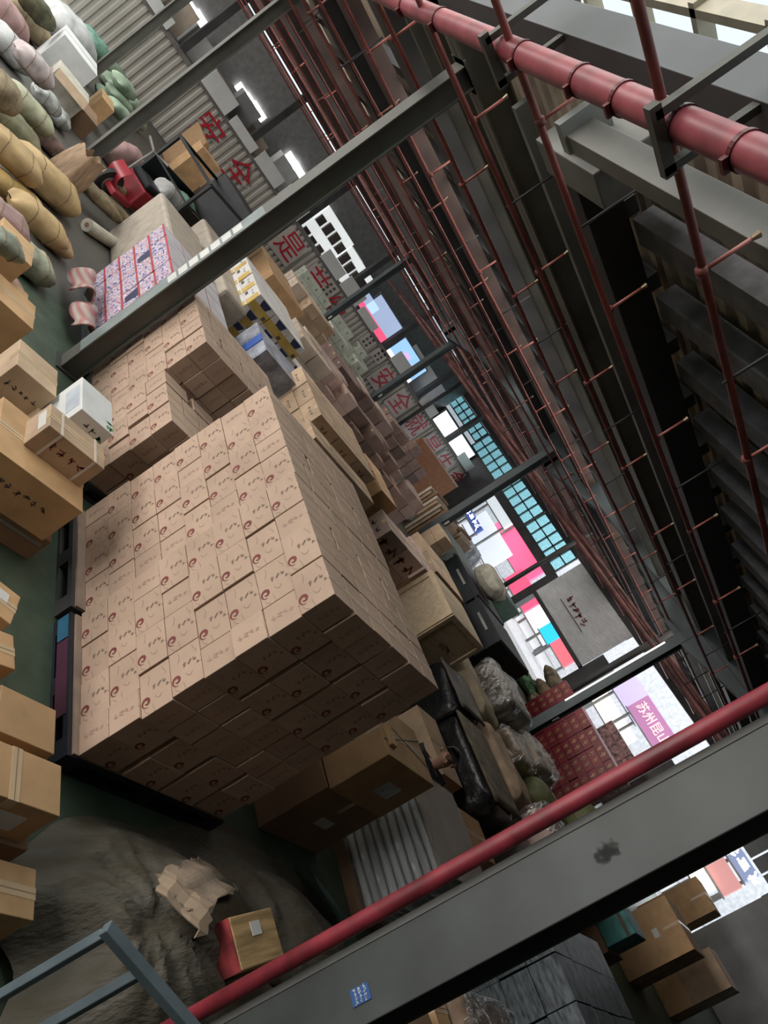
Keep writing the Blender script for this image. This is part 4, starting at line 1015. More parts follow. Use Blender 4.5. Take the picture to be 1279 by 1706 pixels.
# dusky carton field in the middle of the hall
q_ = 0
for (px, py, z, nx, ny, nz, s, m, nm) in ((608, 700, 1.25, 3, 2, 5, .40, M_DUSK, 'front left'), (645, 760, 1.15, 3, 2, 4, .38, M_DUSK, 'front middle'), (610, 655, 1.35, 3, 2, 4, .44, M_PINKC, 'back left'),
                                          (655, 700, 1.25, 3, 2, 4, .44, M_DUSK, 'back middle'), (668, 795, 1.05, 3, 2, 4, .38, M_PINKC, 'front right'), (695, 740, 1.15, 3, 2, 3, .50, M_DUSK, 'back right'), (630, 735, 1.1, 2, 2, 4, .38, M_DUSK, 'centre')):
    q_ += 1
    stack(T2(px, py, z), z, nx, ny, nz, s, s*.9, m, 'mauve carton, %s mid hall stack' % nm, 'cartons of the %s mid hall stack' % nm, seed=20+q_, holes=.35, gap=.035, jit=.02, solid=True, cat='packing box', name='packing_box')
# cartons with red print by the crate
stack(T2(652, 882, 1.30), 1.30, 2, 1, 4, .45, .42, M_PINKC, 'pinkish carton near the plywood crate', 'pinkish cartons near the plywood crate', marks=[('-X', 101, 2, .10, .5, M_INK), ('-Y', 102, 2, .16, .4, M_RED)], seed=31, cat='packing box', name='packing_box')
stack(T2(690, 925, 1.15), 1.15, 2, 2, 4, .36, .36, M_PINKC, 'small pinkish carton behind the plywood crate', 'small cartons behind the plywood crate', seed=32, holes=.3, cat='packing box', name='packing_box')
stack(T2(728, 950, 1.1), 1.1, 2, 2, 3, .55, .5, M_TAN, 'tan carton left of the black crates', 'tan cartons left of the black crates', seed=33)
stack(T2(742, 893, 1.3), 1.3, 3, 1, 6, .42, .42, M_TAN, 'tan carton before the street doorway', 'tan cartons before the street doorway', seed=34, holes=.2)
# red gift cartons
M_REDC = mat('deep_red_board', (.24, .018, .03), .45, var=.15, objvar=.12)
M_GOLD = mat('dull_gold_print', (.48, .28, .12), .4)
GCT = dict(cat='gift carton', name='gift_carton')
stack(T2(1035, 1292, 1.62), 1.62, 2, 6, 8, .36, .40, M_REDC, 'deep red gift carton behind the green sacks', 'deep red gift cartons behind the green sacks', marks=[('-X', 111, 2, .10, .5, M_GOLD), ('-Y', 112, 2, .06, .5, M_LABEL)], seed=41, tape=False, **GCT)
stack(T2(1065, 1275, 1.75), 1.75, 1, 4, 7, .40, .40, mat('white_red_gift_board', (.40, .20, .20), .5, var=.5, scale=8), 'pale and red gift carton ending the red stack', 'pale and red cartons', seed=42, tape=False, **GCT)

# ------------------------------------------------------------------ sacks and bundles
def sack(name, x, y, z, L, W, H, rz, m, label, group=None, seed=1, tie=True, tilt=0.0, cat='sack'):
    def f(u, v):
        a = 2*PI*u; t = v*2-1
        prof = (1-abs(t)**3.2)**.45 if abs(t) < 1 else 0
        e = .75
        cx = math.copysign(abs(math.cos(a))**e, math.cos(a)); cz = math.copysign(abs(math.sin(a))**e, math.sin(a))
        k = 1+.14*mnoise.fractal(Vector((t*1.5+seed*7.3, cx*1.2, cz*1.2)), 1, 2, 3)
        zz = cz*H/2*prof*k
        return (t*L/2*(1+.04*math.sin(3*a)), cx*W/2*(.55+.45*prof)*k if abs(t) < 1 else cx*W*.22, zz*(1 if zz > 0 else .8)+H/2*.84)
    o = MB().grid(f, 20, 22, closed_u=True).build(name, m, smooth=True, loc=(x, y, z)); o.rotation_euler = (0, tilt, rz)
    tag(o, label, cat, group)
    if tie:
        mb = MB()
        for t in (-.42, .40):
            pts = [Vector(f(i/16, (t+1)/2))*1.0 for i in range(17)]
            c = sum(pts[:-1], Vector())/16; pts = [c+(p-c)*1.015 for p in pts]
            mb.tube(pts, .005, 5)
        mb.build('binding_cord', mat('cord_brown', (.20, .14, .08), .8), o)
    return o
M_SACKK = mat('kraft_sack', (.46, .32, .155), .75, var=.14, scale=4, bump=.3, bscale=9)
M_SACKW = mat('white_woven_sack', (.50, .50, .50), .6, var=.14, scale=4, bump=.3, bscale=14)
M_SACKG = mat('pale_green_sack', (.30, .40, .29), .65, var=.2, scale=3, bump=.4, bscale=10)
M_SACKO = mat('olive_green_sack', (.15, .165, .065), .65, var=.2, scale=3, bump=.4, bscale=8)
M_SACKB = mat('brown_hessian', (.23, .18, .11), .85, var=.2, scale=6, bump=.4, bscale=20)
M_SACKP = mat('dusty_pink_sack', (.36, .22, .21), .7, var=.15, scale=4, bump=.3)
M_MINT = mat('mint_sheet', (.22, .42, .33), .6, var=.2, bump=.4)
# heaps: each sack is laid on what lies under it
CAMV = Vector((0, 0, CAM_Z))
def sk(px, py, Lp, Wp, rz, m, label, seed, group=None, cat='sack', name='sack', tie=True, hk=.72, zmax=1.6, tilt=0):
    z = 0.0
    for it in range(8):
        d0 = (at(px, py, z+.15)-CAMV).length/FPX; H = Wp*d0*hk
        p = at(px, py, z+H/2); d0 = (p-CAMV).length/FPX; L, W, H = Lp*d0, Wp*d0, Wp*d0*hk
        ex = (abs(math.cos(rz))*L+abs(math.sin(rz))*W)*.36; ey = (abs(math.sin(rz))*L+abs(math.cos(rz))*W)*.36
        z2 = rest(p.x-ex, p.x+ex, p.y-ey, p.y+ey, zmax)
        if abs(z2-z) < .01: break
        z = z2 if it < 5 else max(z, z2)
    if p.y > 24.7: return None
    reg(p.x-ex, p.x+ex, p.y-ey, p.y+ey, z, z+H*.80)
    return sack(name, p.x, p.y, z, L, W, H, rz, m, label, group, seed, tie, tilt, cat)
GK = 'kraft sacks at the left edge'
sk(92, 398, 60, 42, .2, M_SACKK, 'kraft sack at the bottom corner of the heap by the aisle', 4, GK)
sk(66, 366, 98, 54, .3, M_SACKK, 'long kraft sack in the bottom row by the aisle', 14, GK)
sk(8, 365, 80, 55, .2, M_SACKP, 'dusty pink sack below the kraft sacks', 5)
sk(28, 325, 100, 48, .3, mat('golden_kraft_sack', (.42, .28, .10), .75, var=.14, scale=4, bump=.3, bscale=9), 'golden narrow kraft sack between two plump ones', 3, GK)
sk(80, 298, 112, 64, .25, M_SACKK, 'plump kraft sack on top, nearest the aisle', 1, GK)
sk(22, 255, 96, 58, .2, M_SACKK, 'kraft sack on top at the picture edge', 2, GK)
sk(50, 432, 84, 58, .35, mat('grey_green_bundle', (.33, .34, .25), .7, var=.25, scale=5, bump=.4), 'grey green tied bundle below the kraft sacks', 6, cat='bundle', name='bundle')
sk(5, 470, 70, 45, .4, M_SACKP, 'pale grey pink bundle at the picture edge', 7, cat='bundle', name='bundle')
sk(8, 405, 60, 45, .4, mat('sage_bundle', (.24, .26, .20), .7, var=.2, bump=.3), 'sage bundle at the picture edge', 77, cat='bundle', name='bundle')
sk(75, 228, 84, 34, .2, mat('maroon_olive_cloth', (.17, .10, .085), .8, var=.4), 'dark red and olive cloth bundle by the aisle', 9, cat='bundle', name='bundle')
sk(26, 212, 84, 46, .2, mat('olive_blanket', (.18, .17, .10), .8, var=.2), 'olive folded bundle above the kraft sacks', 8, cat='bundle', name='bundle')
sk(50, 180, 78, 44, .1, mat('beige_green_sheet', (.36, .36, .25), .65, var=.2), 'beige green folded sheet bundle near the silver bags', 10, cat='bundle', name='bundle')
sk(95, 190, 44, 34, .1, mat('silver_grey_bag', (.42, .44, .43), .35, var=.3, bump=.5), 'silver grey bag near the open printed carton', 11, cat='bag', name='bag')
sk(78, 165, 44, 34, .5, MATS['silver_grey_bag'], 'silver grey bag farther from the aisle', 78, cat='bag', name='bag')
sk(4, 150, 50, 60, .3, M_SACKB, 'brown sack at the picture edge', 12)
p = at(98, 92, .4); carton('carton', p.x-.2, p.x+.55, p.y-.3, p.y+.8, 0, .75, M_WHITEC, 'big white carton in front of the round white sack', tape='x')
p = at(112, 145, .4); nc = carton('carton', p.x-.3, p.x+.32, p.y-.3, p.y+.35, 0, .55, mat('newsprint_board', (.50, .47, .40), .7, var=.15), 'open carton with blue printed side among the bags', tape=None, marks=[('-X', 121, 5, .06, .7, M_NAVY), ('-X', 122, 5, .06, .4, M_NAVY)])
MB().q((-.30, -.325, .55), (.30, -.325, .55), (.30, -.52, .44), (-.30, -.52, .44)).build('open_flap', M_TAN, nc)
for k, (px, py, dx, h_) in enumerate(((142, 186, .22, .36), (163, 180, .15, .55))):
    p = at(px, py, .3); carton('carton', p.x-dx, p.x+dx, p.y-.4, p.y+.4, 0, h_, M_KRAFT if k else M_BROWN, ['open brown carton behind the printed one', 'tall orange brown carton before the green sacks'][k], tape='x')
sk(118, 50, 78, 66, .5, M_SACKW, 'big round white sack beside the white carton', 13, tie=False)
sk(58, 108, 60, 44, .3, mat('pinkish_white_bag', (.45, .38, .38), .6, var=.2), 'pinkish white bag among the bundles', 84, cat='bag', name='bag')
sk(20, 78, 66, 50, .4, M_SACKW, 'white sack at the picture edge', 15)
sk(10, 25, 62, 55, .4, M_SACKP, 'pink bundle in the upper left corner', 16, cat='bundle', name='bundle')
sk(50, 35, 66, 45, .3, M_SACKB, 'brown hessian sack in the upper left', 17)
sk(60, 10, 60, 40, .6, mat('dark_olive_bundle', (.10, .10, .055), .8, var=.3), 'dark olive bundle in the upper left', 18, cat='bundle', name='bundle')
sk(98, 10, 56, 36, .2, mat('pale_taupe_sack', (.33, .30, .26), .7, var=.15), 'pale taupe sack at the top edge', 79)
ORD += ['thirteenth', 'fourteenth', 'fifteenth']
GG = 'pale green sacks behind the column'
k = 0
for (px, py, rz) in ((182, 165, .9), (203, 188, .7), (224, 195, .9), (190, 140, 1.0), (200, 165, .8), (220, 172, 1.0), (232, 162, .9), (192, 118, .8), (207, 142, 1.0), (224, 148, .9), (205, 118, .9), (218, 125, 1.0), (202, 95, .9), (228, 130, .8)):
    sk(px, py, 56, 28, rz, M_SACKG, 'pale green sack behind the column, %s counting up from the floor' % ORD[k], 30+k, GG, tie=False, zmax=2.2); k += 1
sk(158, 72, 48, 36, .6, M_MINT, 'mint green sheet bundle beside the column', 45, cat='bundle', name='bundle', tie=False)
# hessian rolls, standing torn bag, white roll, striped bags
GH = 'brown hessian rolls by the aisle'
for k, (px, py) in enumerate(((150, 312), (172, 338), (182, 300), (205, 322), (196, 352))):
    sk(px, py, 78, 26, .35, M_SACKB, 'brown hessian roll near the cargo trike, %s from the torn bag' % ORD[k], 50+k, GH, cat='roll', name='hessian_roll')
p = at(112, 330, 0)
tb = MB().grid(lambda u, v: ((.30-.05*v)*math.copysign(abs(math.cos(2*PI*u))**.5, math.cos(2*PI*u))*(1+.05*math.sin(9*v+4*u)), (.22+.03*math.sin(5*v))*math.copysign(abs(math.sin(2*PI*u))**.5, math.sin(2*PI*u)), v*.72+(.05*math.sin(14*PI*u) if v > .95 else 0)), 40, 12, closed_u=True).build('torn_paper_bag', mat('upright_kraft_bag', (.42, .29, .19), .75, var=.18, scale=3, stretch=(6, 6, 1), bump=.3), smooth=True, loc=(2.12, 11.1, 0)); tb.scale = (.85, .85, .85)
tag(tb, 'open-topped kraft paper bag with a frayed rim standing by the aisle', 'bag'); tb.rotation_euler = (0, .05, .8)
p = at(182, 402, .08)
wr = MB().tube([(-.55, 0, .09), (.55, 0, .09)], .09, 16).build('white_roll', mat('cream_roll', (.52, .49, .42), .5), smooth=False, loc=(p.x, p.y, 0)); wr.rotation_euler = (0, 0, .7); tag(wr, 'cream paper roll lying on the grey floor', 'roll')
MB().tube([(-.552, 0, .09), (-.548, 0, .09)], .035, 12).build('roll_core', M_BROWN, wr)
M_STRIPE = bpy.data.materials.new('red_white_stripes'); M_STRIPE.use_nodes = True
nt = M_STRIPE.node_tree; wv = nt.nodes.new('ShaderNodeTexWave'); wv.inputs['Scale'].default_value = 4.5; wv.inputs['Distortion'].default_value = 1.0; wv.bands_direction = 'Z'
tcn = nt.nodes.new('ShaderNodeTexCoord'); nt.links.new(tcn.outputs['Object'], wv.inputs['Vector']); crn = nt.nodes.new('ShaderNodeValToRGB')
crn.color_ramp.elements[0].color = (.36, .14, .13, 1); crn.color_ramp.elements[1].color = (.42, .36, .33, 1); nt.links.new(wv.outputs['Color'], crn.inputs[0]); nt.links.new(crn.outputs[0], nt.nodes['Principled BSDF'].inputs['Base Color'])
MATS['stripes'] = M_STRIPE
for k, (x, y, hh) in enumerate(((2.36, 7.95, .34), (2.45, 7.35, .26))):
    o = MB().grid(lambda u, v: (-.12+.30*u+.03*math.sin(8*v), (v-.5)*.62, hh*math.sin(PI*(.12+.80*u))**.6*(1+.12*math.sin(11*v+3*u))), 10, 16).build('striped_bag', M_STRIPE, smooth=True, loc=(x, y, 0))
    so = o.modifiers.new('t', 'SOLIDIFY'); so.thickness = .02
    tag(o, 'red and white striped bag slumped against the drink cartons, %s' % ('larger one', 'smaller one by the column')[k], 'bag')
# olive sacks near the foot of the standpipe side
GO = 'olive green sacks behind the dark column'
for k, (dx, dy, dz) in enumerate(((0, 0, 0), (.75, .15, 0), (.1, .75, 0), (.85, .9, 0), (.15, .2, .46), (.75, .6, .46), (.3, .9, .44), (.4, .45, .90))):
    sack('sack', 10.4+dx*1.25, 3.3+dy*1.15, dz, .92, .66, .54, .5+.35*k, M_SACKO, 'olive green sack between dark column and standpipe, %s up the heap' % ORD[k], GO, 60+k, False)
GB = 'flattened brown bundles by the street'
BB = at(890, 1185, 0)
for k, (dx, dy, dz) in enumerate(((0, 0, 0), (1.2, .1, 0), (.1, 1.0, 0), (1.3, 1.1, 0), (.2, .3, .36), (1.1, .7, .36), (.5, .6, .70), (1.3, 1.2, .68))):
    sack('bundle', BB.x+dx, BB.y+dy, dz, 1.1, .85, .44, .4*k, [mat('brown_green_cloth', (.19, .16, .10), .8, var=.4), M_SACKB, mat('leaf_green_cloth', (.08, .20, .09), .8, var=.4)][k % 3], 'brown and green cloth bundle before the shutter, %s up the heap' % ORD[k], GB, 80+k, True, 0, 'bundle')
sack('bundle', CRT.x+.9, CRT.y+1.9, 1.26, 1.0, .8, .5, .4, mat('cream_cloth', (.35, .34, .28), .8, var=.2), 'cream cloth bundle lying on the farther black crate', None, 90, True, 0, 'bundle')
sk(672, 838, 34, 66, 0, mat('pale_blue_film', (.42, .50, .53), .3, var=.25, bump=.6), 'pale blue film bag standing among the cartons', 91, tie=False, cat='bag', name='bag', hk=.5)
sk(612, 777, 30, 24, 0, mat('silver_film', (.55, .55, .56), .2, var=.3, bump=.8), 'silver film bag on the kraft cartons', 92, tie=False, cat='bag', name='bag')
sk(676, 985, 30, 30, 0, M_SACKG, 'green bag beside the plywood crate', 93, cat='bag', name='bag')
sk(640, 715, 48, 36, .3, mat('grey_film', (.30, .28, .27), .3, var=.3, bump=.6), 'grey film bundle on the mid hall cartons', 94, tie=False, cat='bundle', name='bundle', zmax=1.45)
# flattened cardboard bundles standing
for k, (dx, dy) in enumerate(((0, 0), (.15, .95), (1.25, .3))):
    p = at(720, 880, .6)+Vector((dx, dy, 0)); o = empty('flat_cardboard_bundle', (p.x, p.y, 0), 'bundle of flattened cardboard standing on edge, %s from the column' % ORD[k], 'cardboard bundle', 'flattened cardboard bundles'); o.rotation_euler = (0, 0, .3)
    for j in range(5): MB().box(-.5, .5, -.3+j*.12, -.22+j*.12, 0, 1.1+.08*(j % 3)).build('cardboard_sheet', [M_TAN, M_PALE, M_BROWN][j % 3], o)
# blue-white bundle and orange board
p = at(487, 600, 1.45); o = MB().box(-.5, .5, -.35, .35, 0, 1.35).build('blue_white_bundle', mat('blue_white_film', (.33, .35, .42), .3, var=.3, bump=.4), loc=(p.x, p.y, 0)); tag(o, 'blue and white film wrapped bundle beside the gift cartons', 'bundle')
MB().box(-.51, -.50, -.1, .05, 0, 1.352).build('blue_strip', mat('strong_blue', (.02, .09, .42), .4), o)
p = at(715, 765, 1.2); o = MB().box(-1.6, 1.6, -.03, .03, 0, 1.45).build('orange_board', mat('orange_brown_board', (.34, .13, .045), .6, var=.1), loc=(p.x+1, p.y+.6, 0)); tag(o, 'long orange brown board below the red characters', 'board')
MB().box(-1.6, 1.6, -.04, .04, 1.40, 1.46).build('pale_edge', M_PALE, o)

# ------------------------------------------------------------------ cargo trike by the far aisle
tx = at(265, 300, .5)
tr = empty('cargo_trike', (4.2, 13.6, 0), 'black and red cargo trike loaded with bags beside the far wall', 'cargo trike', rz=.6); reg(3.4, 5.0, 12.9, 14.3, 0, .5)
MB().box(-.9, .5, -.55, .55, .48, .54).build('bed', M_BLACKP, tr)
mb = MB()
for s in (-.55, .55): mb.bar((-.9, s, .5), (-.9, s, 1.5), .05, .05).bar((.5, s, .5), (.5, s, 1.5), .05, .05).bar((-.9, s, 1.5), (.5, s, 1.5), .05, .05).bar((-.9, s, 1.0), (.5, s, 1.0), .03, .03).bar((-.9, s, .75), (.5, s, .75), .03, .03)
for xx in (-.9, .5): mb.bar((xx, -.55, 1.5), (xx, .55, 1.5), .05, .05).bar((xx, -.55, 1.0), (xx, .55, 1.0), .03, .03)
mb.build('cage', M_BLACKP, tr)
def wheel(x, y, r):
    o = MB().tube([(x, y-.045, r), (x, y+.045, r)], r, 24).build('wheel', mat('tyre_rubber', (.015, .015, .016), .7), tr)
    MB().tube([(x, y-.05, r), (x, y+.05, r)], r*.55, 16).build('hub', M_STEELL, o)
wheel(-.3, -.62, .26); wheel(-.3, .62, .26); wheel(-1.65, 0, .24)
MB().box(-1.35, -.92, -.28, .28, .28, .62).build('seat_box', mat('trike_red', (.30, .022, .035), .35, var=.1), tr, bevel=.03)
MB().box(-1.75, -1.3, -.3, .3, .20, .30).build('footboard', MATS['trike_red'], tr, bevel=.02)
MB().box(-.9, .5, -.565, -.55, .5, .98).box(-.9, .5, .55, .565, .5, .98).build('side_panel', M_BLACKP, tr)
MB().box(.35, .95, -.5, .5, .5, 1.7).build('rear_box', M_BLACKP, tr, bevel=.02)
MB().grid(lambda u, v: (-1.66-.08*math.sin(PI*v), (u-.5)*.32, .30+.34*v), 8, 8).build('front_shield', MATS['trike_red'], tr, smooth=True)
MB().box(-1.35, -.95, -.24, .24, .62, .74).build('saddle', M_BLACKP, tr, bevel=.04)
mb = MB().tube([(-1.65, 0, .4), (-1.58, 0, 1.1), (-1.52, -.32, 1.16)], .02, 8); mb.tube([(-1.58, 0, 1.1), (-1.52, .32, 1.16)], .02, 8); mb.build('handlebar', M_STEELL, tr)
for k, (dx, dy, dz, m, nm) in enumerate(((-.62, .05, .56, M_SACKW, 'white bag in the cargo cage of the trike'), (.05, .28, .56, M_MINT, 'mint bag in the cargo cage of the trike'), (-.05, -.30, .56, M_SACKG, 'green bag in the cargo cage of the trike'))):
    c_, s_ = math.cos(.6), math.sin(.6); sack('bag', 4.2+dx*c_-dy*s_, 13.6+dx*s_+dy*c_, dz-.02, .52, .42, .45, .6, m, nm, None, 100+k, True, 0, 'bag')
p = at(200, 285, 0); sack('bag', p.x-.15, p.y-.4, 0, .8, .5, .62, .5, M_SACKP, 'plump pink bag beside the trike', None, 104, False, -.25, 'bag')
for k, (px, py, z, s) in enumerate(((338, 268, .95, .7), (352, 318, .5, .4), (368, 322, .5, .4), (384, 305, .6, .4), (375, 345, .2, .6), (345, 375, .05, .6))):
    p = at(px, py, z); carton('carton', p.x-s/2, p.x+s/2, p.y-s/2, p.y+s/2, 0, z+s*.35, M_KRAFT if k in (0, 4) else M_TAN, 'brown carton between the trike and the far wall, %s in the group' % ORD[k], group='cartons between trike and far wall', tape='x')
p = at(310, 245, .7); tag(MB().box(-.06, .06, -1.1, 1.1, 0, 1.3).build('leaning_board', M_WOODB, loc=(p.x, p.y, 0)), 'brown board standing behind the trike', 'board')

# ------------------------------------------------------------------ goods beyond the near column (lower right of the photograph)
film_load(4.2, 5.0, .55, 1.12, 1.05, mat('brown_goods', (.22, .15, .10), .7, var=.35, scale=6), 'film wrapped brown load with bright creases beyond the near column', 12)
carton('carton', 3.62, 3.98, .72, 1.0, 0, .9, M_TAN, 'tall tan carton just beyond the near column', tape='x', marks=[('-Y', 131, 2, .05, .7, M_RED)])
carton('carton', 4.02, 4.18, .9, 1.15, 0, .98, M_KRAFT, 'narrow kraft carton behind the tall tan one', tape='x')
carton('carton', 3.66, 3.92, .74, .98, .9, 1.0, M_BROWN, 'crushed brown carton on the tall tan one', tape=None, rz=.3)
M_STRB = mat('blue_grey_striped_wrap', (.15, .18, .20), .4, var=.5, scale=16, stretch=(.6, .6, 2.2), col2=(.04, .05, .055))
stack((6.6, .92), 1.05, 4, 3, 4, .44, .34, M_STRB, 'blue grey shimmering wrapped pack', 'blue grey wrapped packs beyond the near column', seed=51, tape=False, solid=True)
tag(MB().box(6.55, 8.4, .9, 2.0, 0, .04).build('pallet', M_BROWN), 'thin pallet under the blue grey packs', 'pallet')
q = at(1045, 1540, .95)
tq = MB().box(-.30, .30, -.2, .2, 0, .42).build('teal_box', mat('teal_carton', (.03, .22, .20), .5, var=.2), loc=(q.x, q.y, .62), bevel=.01); tag(tq, 'teal box with dark band beyond the near column', 'box')
MB().box(-.302, -.295, -.2, .2, .30, .35).build('dark_band', M_INK, tq)
carton('carton', q.x-.35, q.x+.4, q.y-.25, q.y+.3, 0, .62, M_BROWN, 'dark carton under the teal box', tape=None)
qq = at(1150, 1570, 1.2)
carton('carton', qq.x-.5, qq.x+.5, qq.y-.2, qq.y+.7, 0, 1.25, M_KRAFT, 'large kraft carton with small white label before the street', tape='x', lab=[('-X', .0, .8, .14, .10)])
qq = at(1180, 1520, 1.4)
carton('carton', qq.x-.4, qq.x+.4, qq.y-.1, qq.y+.7, 0, 1.6, M_KRAFT, 'tall kraft carton closest to the street wall', tape='x')
qq = at(1215, 1640, 1.25)
carton('carton', qq.x-.4, qq.x+.6, qq.y-.1, qq.y+.6, .5, 1.3, M_TAN, 'tan slatted carton with plastic wrap at the lower right', tape='y', straps=(-.3, -.1, .1, .3))
carton('carton', qq.x-.4, qq.x+.6, qq.y-.1, qq.y+.6, 0, .5, M_KRAFT, 'kraft carton under the slatted tan carton', tape=None)

# ------------------------------------------------------------------ the street beyond the openings
struct(MB().box(25.4, 60, -20, 60, -.1, -.02).build('ground', mat('street_paving', (.34, .33, .33), .8, var=.1)), 'pale paved street outside', 'street')
struct(MB().box(37, 37.4, -20, 60, 0, 7).build('wall_opposite', mat('pale_facade', (.55, .56, .58), .7, var=.1)), 'pale shop front across the street', 'facade')
def street_sign(cx, cy, wp, hp_, X, m, label, txt=None, tm=None, size=.5, th=.15):
    """a sign board out in the street: centre and size as seen through the openings"""
    c = atx(cx, cy, X); dd = (c-CAMV).dot(FWD)/FPX; w_ = wp*dd*1.25; h_ = hp_*dd
    z1 = c.z+h_/2; z0 = c.z-h_/2
    o = MB().box(-th, 0, -w_/2, w_/2, -h_/2, h_/2).build('shop_sign', m, loc=(X, c.y, c.z)); tag(o, label, 'sign')
    MB().box(-th-.03, .02, -w_/2-.05, w_/2+.05, -h_/2-.06, -h_/2).build('sign_frame', M_STEELL, o)
    mb = MB()
    for t in (-.42, .42): mb.bar((.06, t*w_, -c.z), (.06, t*w_, h_/2), .10, .10)
    mb.build('sign_post', M_STEELL, o)
    if isinstance(txt, int): marks(txt, size, tm, o, (-th-.01, 0, 0), '-X', 'lettering', 7)
    elif txt: letters(txt, size, tm, o, (-th-.01, 0, 0), '-X', 'lettering', .01)
    return o
XS = 30.0
street_sign(862, 915, 112, 44, XS, E_PINK, 'glowing pink shop sign left of the slim post')
street_sign(884, 900, 90, 12, XS-.3, emit('dusky_violet_strip', (.45, .22, .36), .8), 'violet strip sign above the glowing pink one')
street_sign(872, 985, 62, 34, XS-.6, emit('red_pink_lit_panel', (.85, .08, .17), .95), 'red pink lit shop sign under the slim post')
street_sign(917, 1056, 26, 26, XS-.3, E_CYAN, 'bright cyan shop sign under the half lowered shutter')
street_sign(938, 1085, 44, 26, XS-.2, E_ROSE, 'rose shop sign under the half lowered shutter')
street_sign(905, 1042, 60, 34, XS+.8, E_WHITE, 'white lit shop front under the shutter')
street_sign(1088, 1208, 74, 40, XS, E_PURP, 'purple street billboard with pale characters by the standpipe', '苏州昆山', emit('pale_letters', (.85, .62, .55), 1), .5)
street_sign(1058, 1165, 60, 44, XS+.6, E_LILAC, 'lilac grey lit facade panel above the purple billboard')
street_sign(1020, 1195, 84, 30, XS+1.2, emit('warm_lit_panel', (1, .78, .66), 1.5), 'warm lit shop front behind the red cartons')
street_sign(1238, 1443, 36, 26, XS-2, emit('grey_blue_sign', (.20, .25, .40), .8), 'grey blue sign with white characters at the right edge', 3, E_WHITE, .4)
street_sign(1206, 1462, 40, 34, XS-2.3, emit('dusky_pink_sign', (.55, .25, .24), .8), 'dusky pink sign beside the grey blue one')
street_sign(1168, 1466, 36, 26, XS-2.6, emit('cream_lit_sign', (1, .9, .72), 1.3), 'cream lit sign beyond the near column')
street_sign(789, 868, 46, 13, XS-1.5, emit('blue_shop_sign', (.05, .09, .30), .7), 'dark blue shop sign with white marks by the fourth column', 4, E_WHITE, .35)
street_sign(812, 900, 88, 46, XS-.4, emit('white_shop_front', (.70, .74, .84), .72), 'white lit shop front between the posts')
street_sign(838, 850, 60, 30, XS-1.4, emit('pale_grey_lit_front', (.62, .66, .68), .8), 'pale grey lit front under the blue glazing')
# white van-like stall goods at the doorway
for k, (px, py) in enumerate(((795, 912),)):
    p = at(px, py, 1.0); sack('bag', p.x, p.y, 0, 1.0, .8, 1.05, .4*k, mat('white_blue_bag', (.45, .5, .58), .5, var=.3), 'white and navy bag near the doorway beside the grey green crate', None, 120+k, True, 0, 'bag')
# lower right: grey wall piece, shop window
struct(MB().box(24.6, 24.9, -2.9, 4.9, 0, 4.6).build('wall_near_street', M_WALL), 'grey wall piece at the right edge', 'wall')

# ------------------------------------------------------------------ the seated person
def skin(name, pts, edges, radii, m, root=0, parent=None, sub=2):
    me = bpy.data.meshes.new(name); me.from_pydata([tuple(p) for p in pts], edges, []); me.materials.append(m)
    o = bpy.data.objects.new(name, me); COL.objects.link(o)
    if parent: o.parent = parent
    o.modifiers.new('skin', 'SKIN'); sv = me.skin_vertices[0].data
    for i, r in enumerate(radii):
        sv[i].radius = r if isinstance(r, tuple) else (r, r); sv[i].use_root = (i == root)
    s = o.modifiers.new('sub', 'SUBSURF'); s.levels = sub; s.render_levels = sub
    o.modifiers['skin'].use_smooth_shade = True
    return o
M_SKIN = mat('skin_tone', (.40, .22, .155), .55, var=.06); M_SHIRT = mat('black_shirt', (.012, .012, .016), .8, var=.2); M_HAIR = mat('black_hair', (.012, .010, .010), .5); M_TROU = mat('dark_trousers', (.02, .022, .03), .8)
hp = at(746, 1259, .80)
P0 = Vector((hp.x, hp.y-.02, 0)); hz = 1.0   # head centre height of the seated figure
ps_ = empty('person', P0, 'person in a black shirt seated low among kraft cartons', 'person')
# local axes: the figure faces -X / -Y (towards the viewer)
fw = Vector((-.75, -.66, 0)).normalized(); sd = Vector((-fw.y, fw.x, 0))
DZ = -.22
def L3(f, s, z): return fw*f+sd*s+Vector((0, 0, max(z, .27)+DZ))
pts = [L3(-.10, 0, .42), L3(-.08, 0, .58), L3(-.04, 0, .74), L3(-.02, 0, .83), L3(0, 0, .90), L3(.01, 0, .98), L3(.01, 0, 1.06),
       L3(-.03, .17, .79), L3(.05, .22, .60), L3(.24, .13, .56), L3(.31, .09, .60),
       L3(-.03, -.17, .79), L3(.06, -.22, .60), L3(.25, -.12, .58), L3(.32, -.07, .63),
       L3(-.08, .10, .40), L3(.26, .17, .46), L3(.10, .20, .29), L3(.20, .21, .27),
       L3(-.08, -.10, .40), L3(.26, -.17, .46), L3(.10, -.20, .29), L3(.20, -.21, .27)]
ed = [(0, 1), (1, 2), (2, 3), (3, 4), (4, 5), (5, 6), (2, 7), (7, 8), (8, 9), (9, 10), (2, 11), (11, 12), (12, 13), (13, 14), (0, 15), (15, 16), (16, 17), (17, 18), (0, 19), (19, 20), (20, 21), (21, 22)]
rd = [(.15, .12), (.14, .11), (.15, .10), .06, .055, (.088, .095), (.075, .08), .065, .048, .036, .034, .065, .048, .036, .034, .10, .075, .05, .04, .10, .075, .05, .04]
skin('body', pts, ed, rd, M_SKIN, 0, ps_)
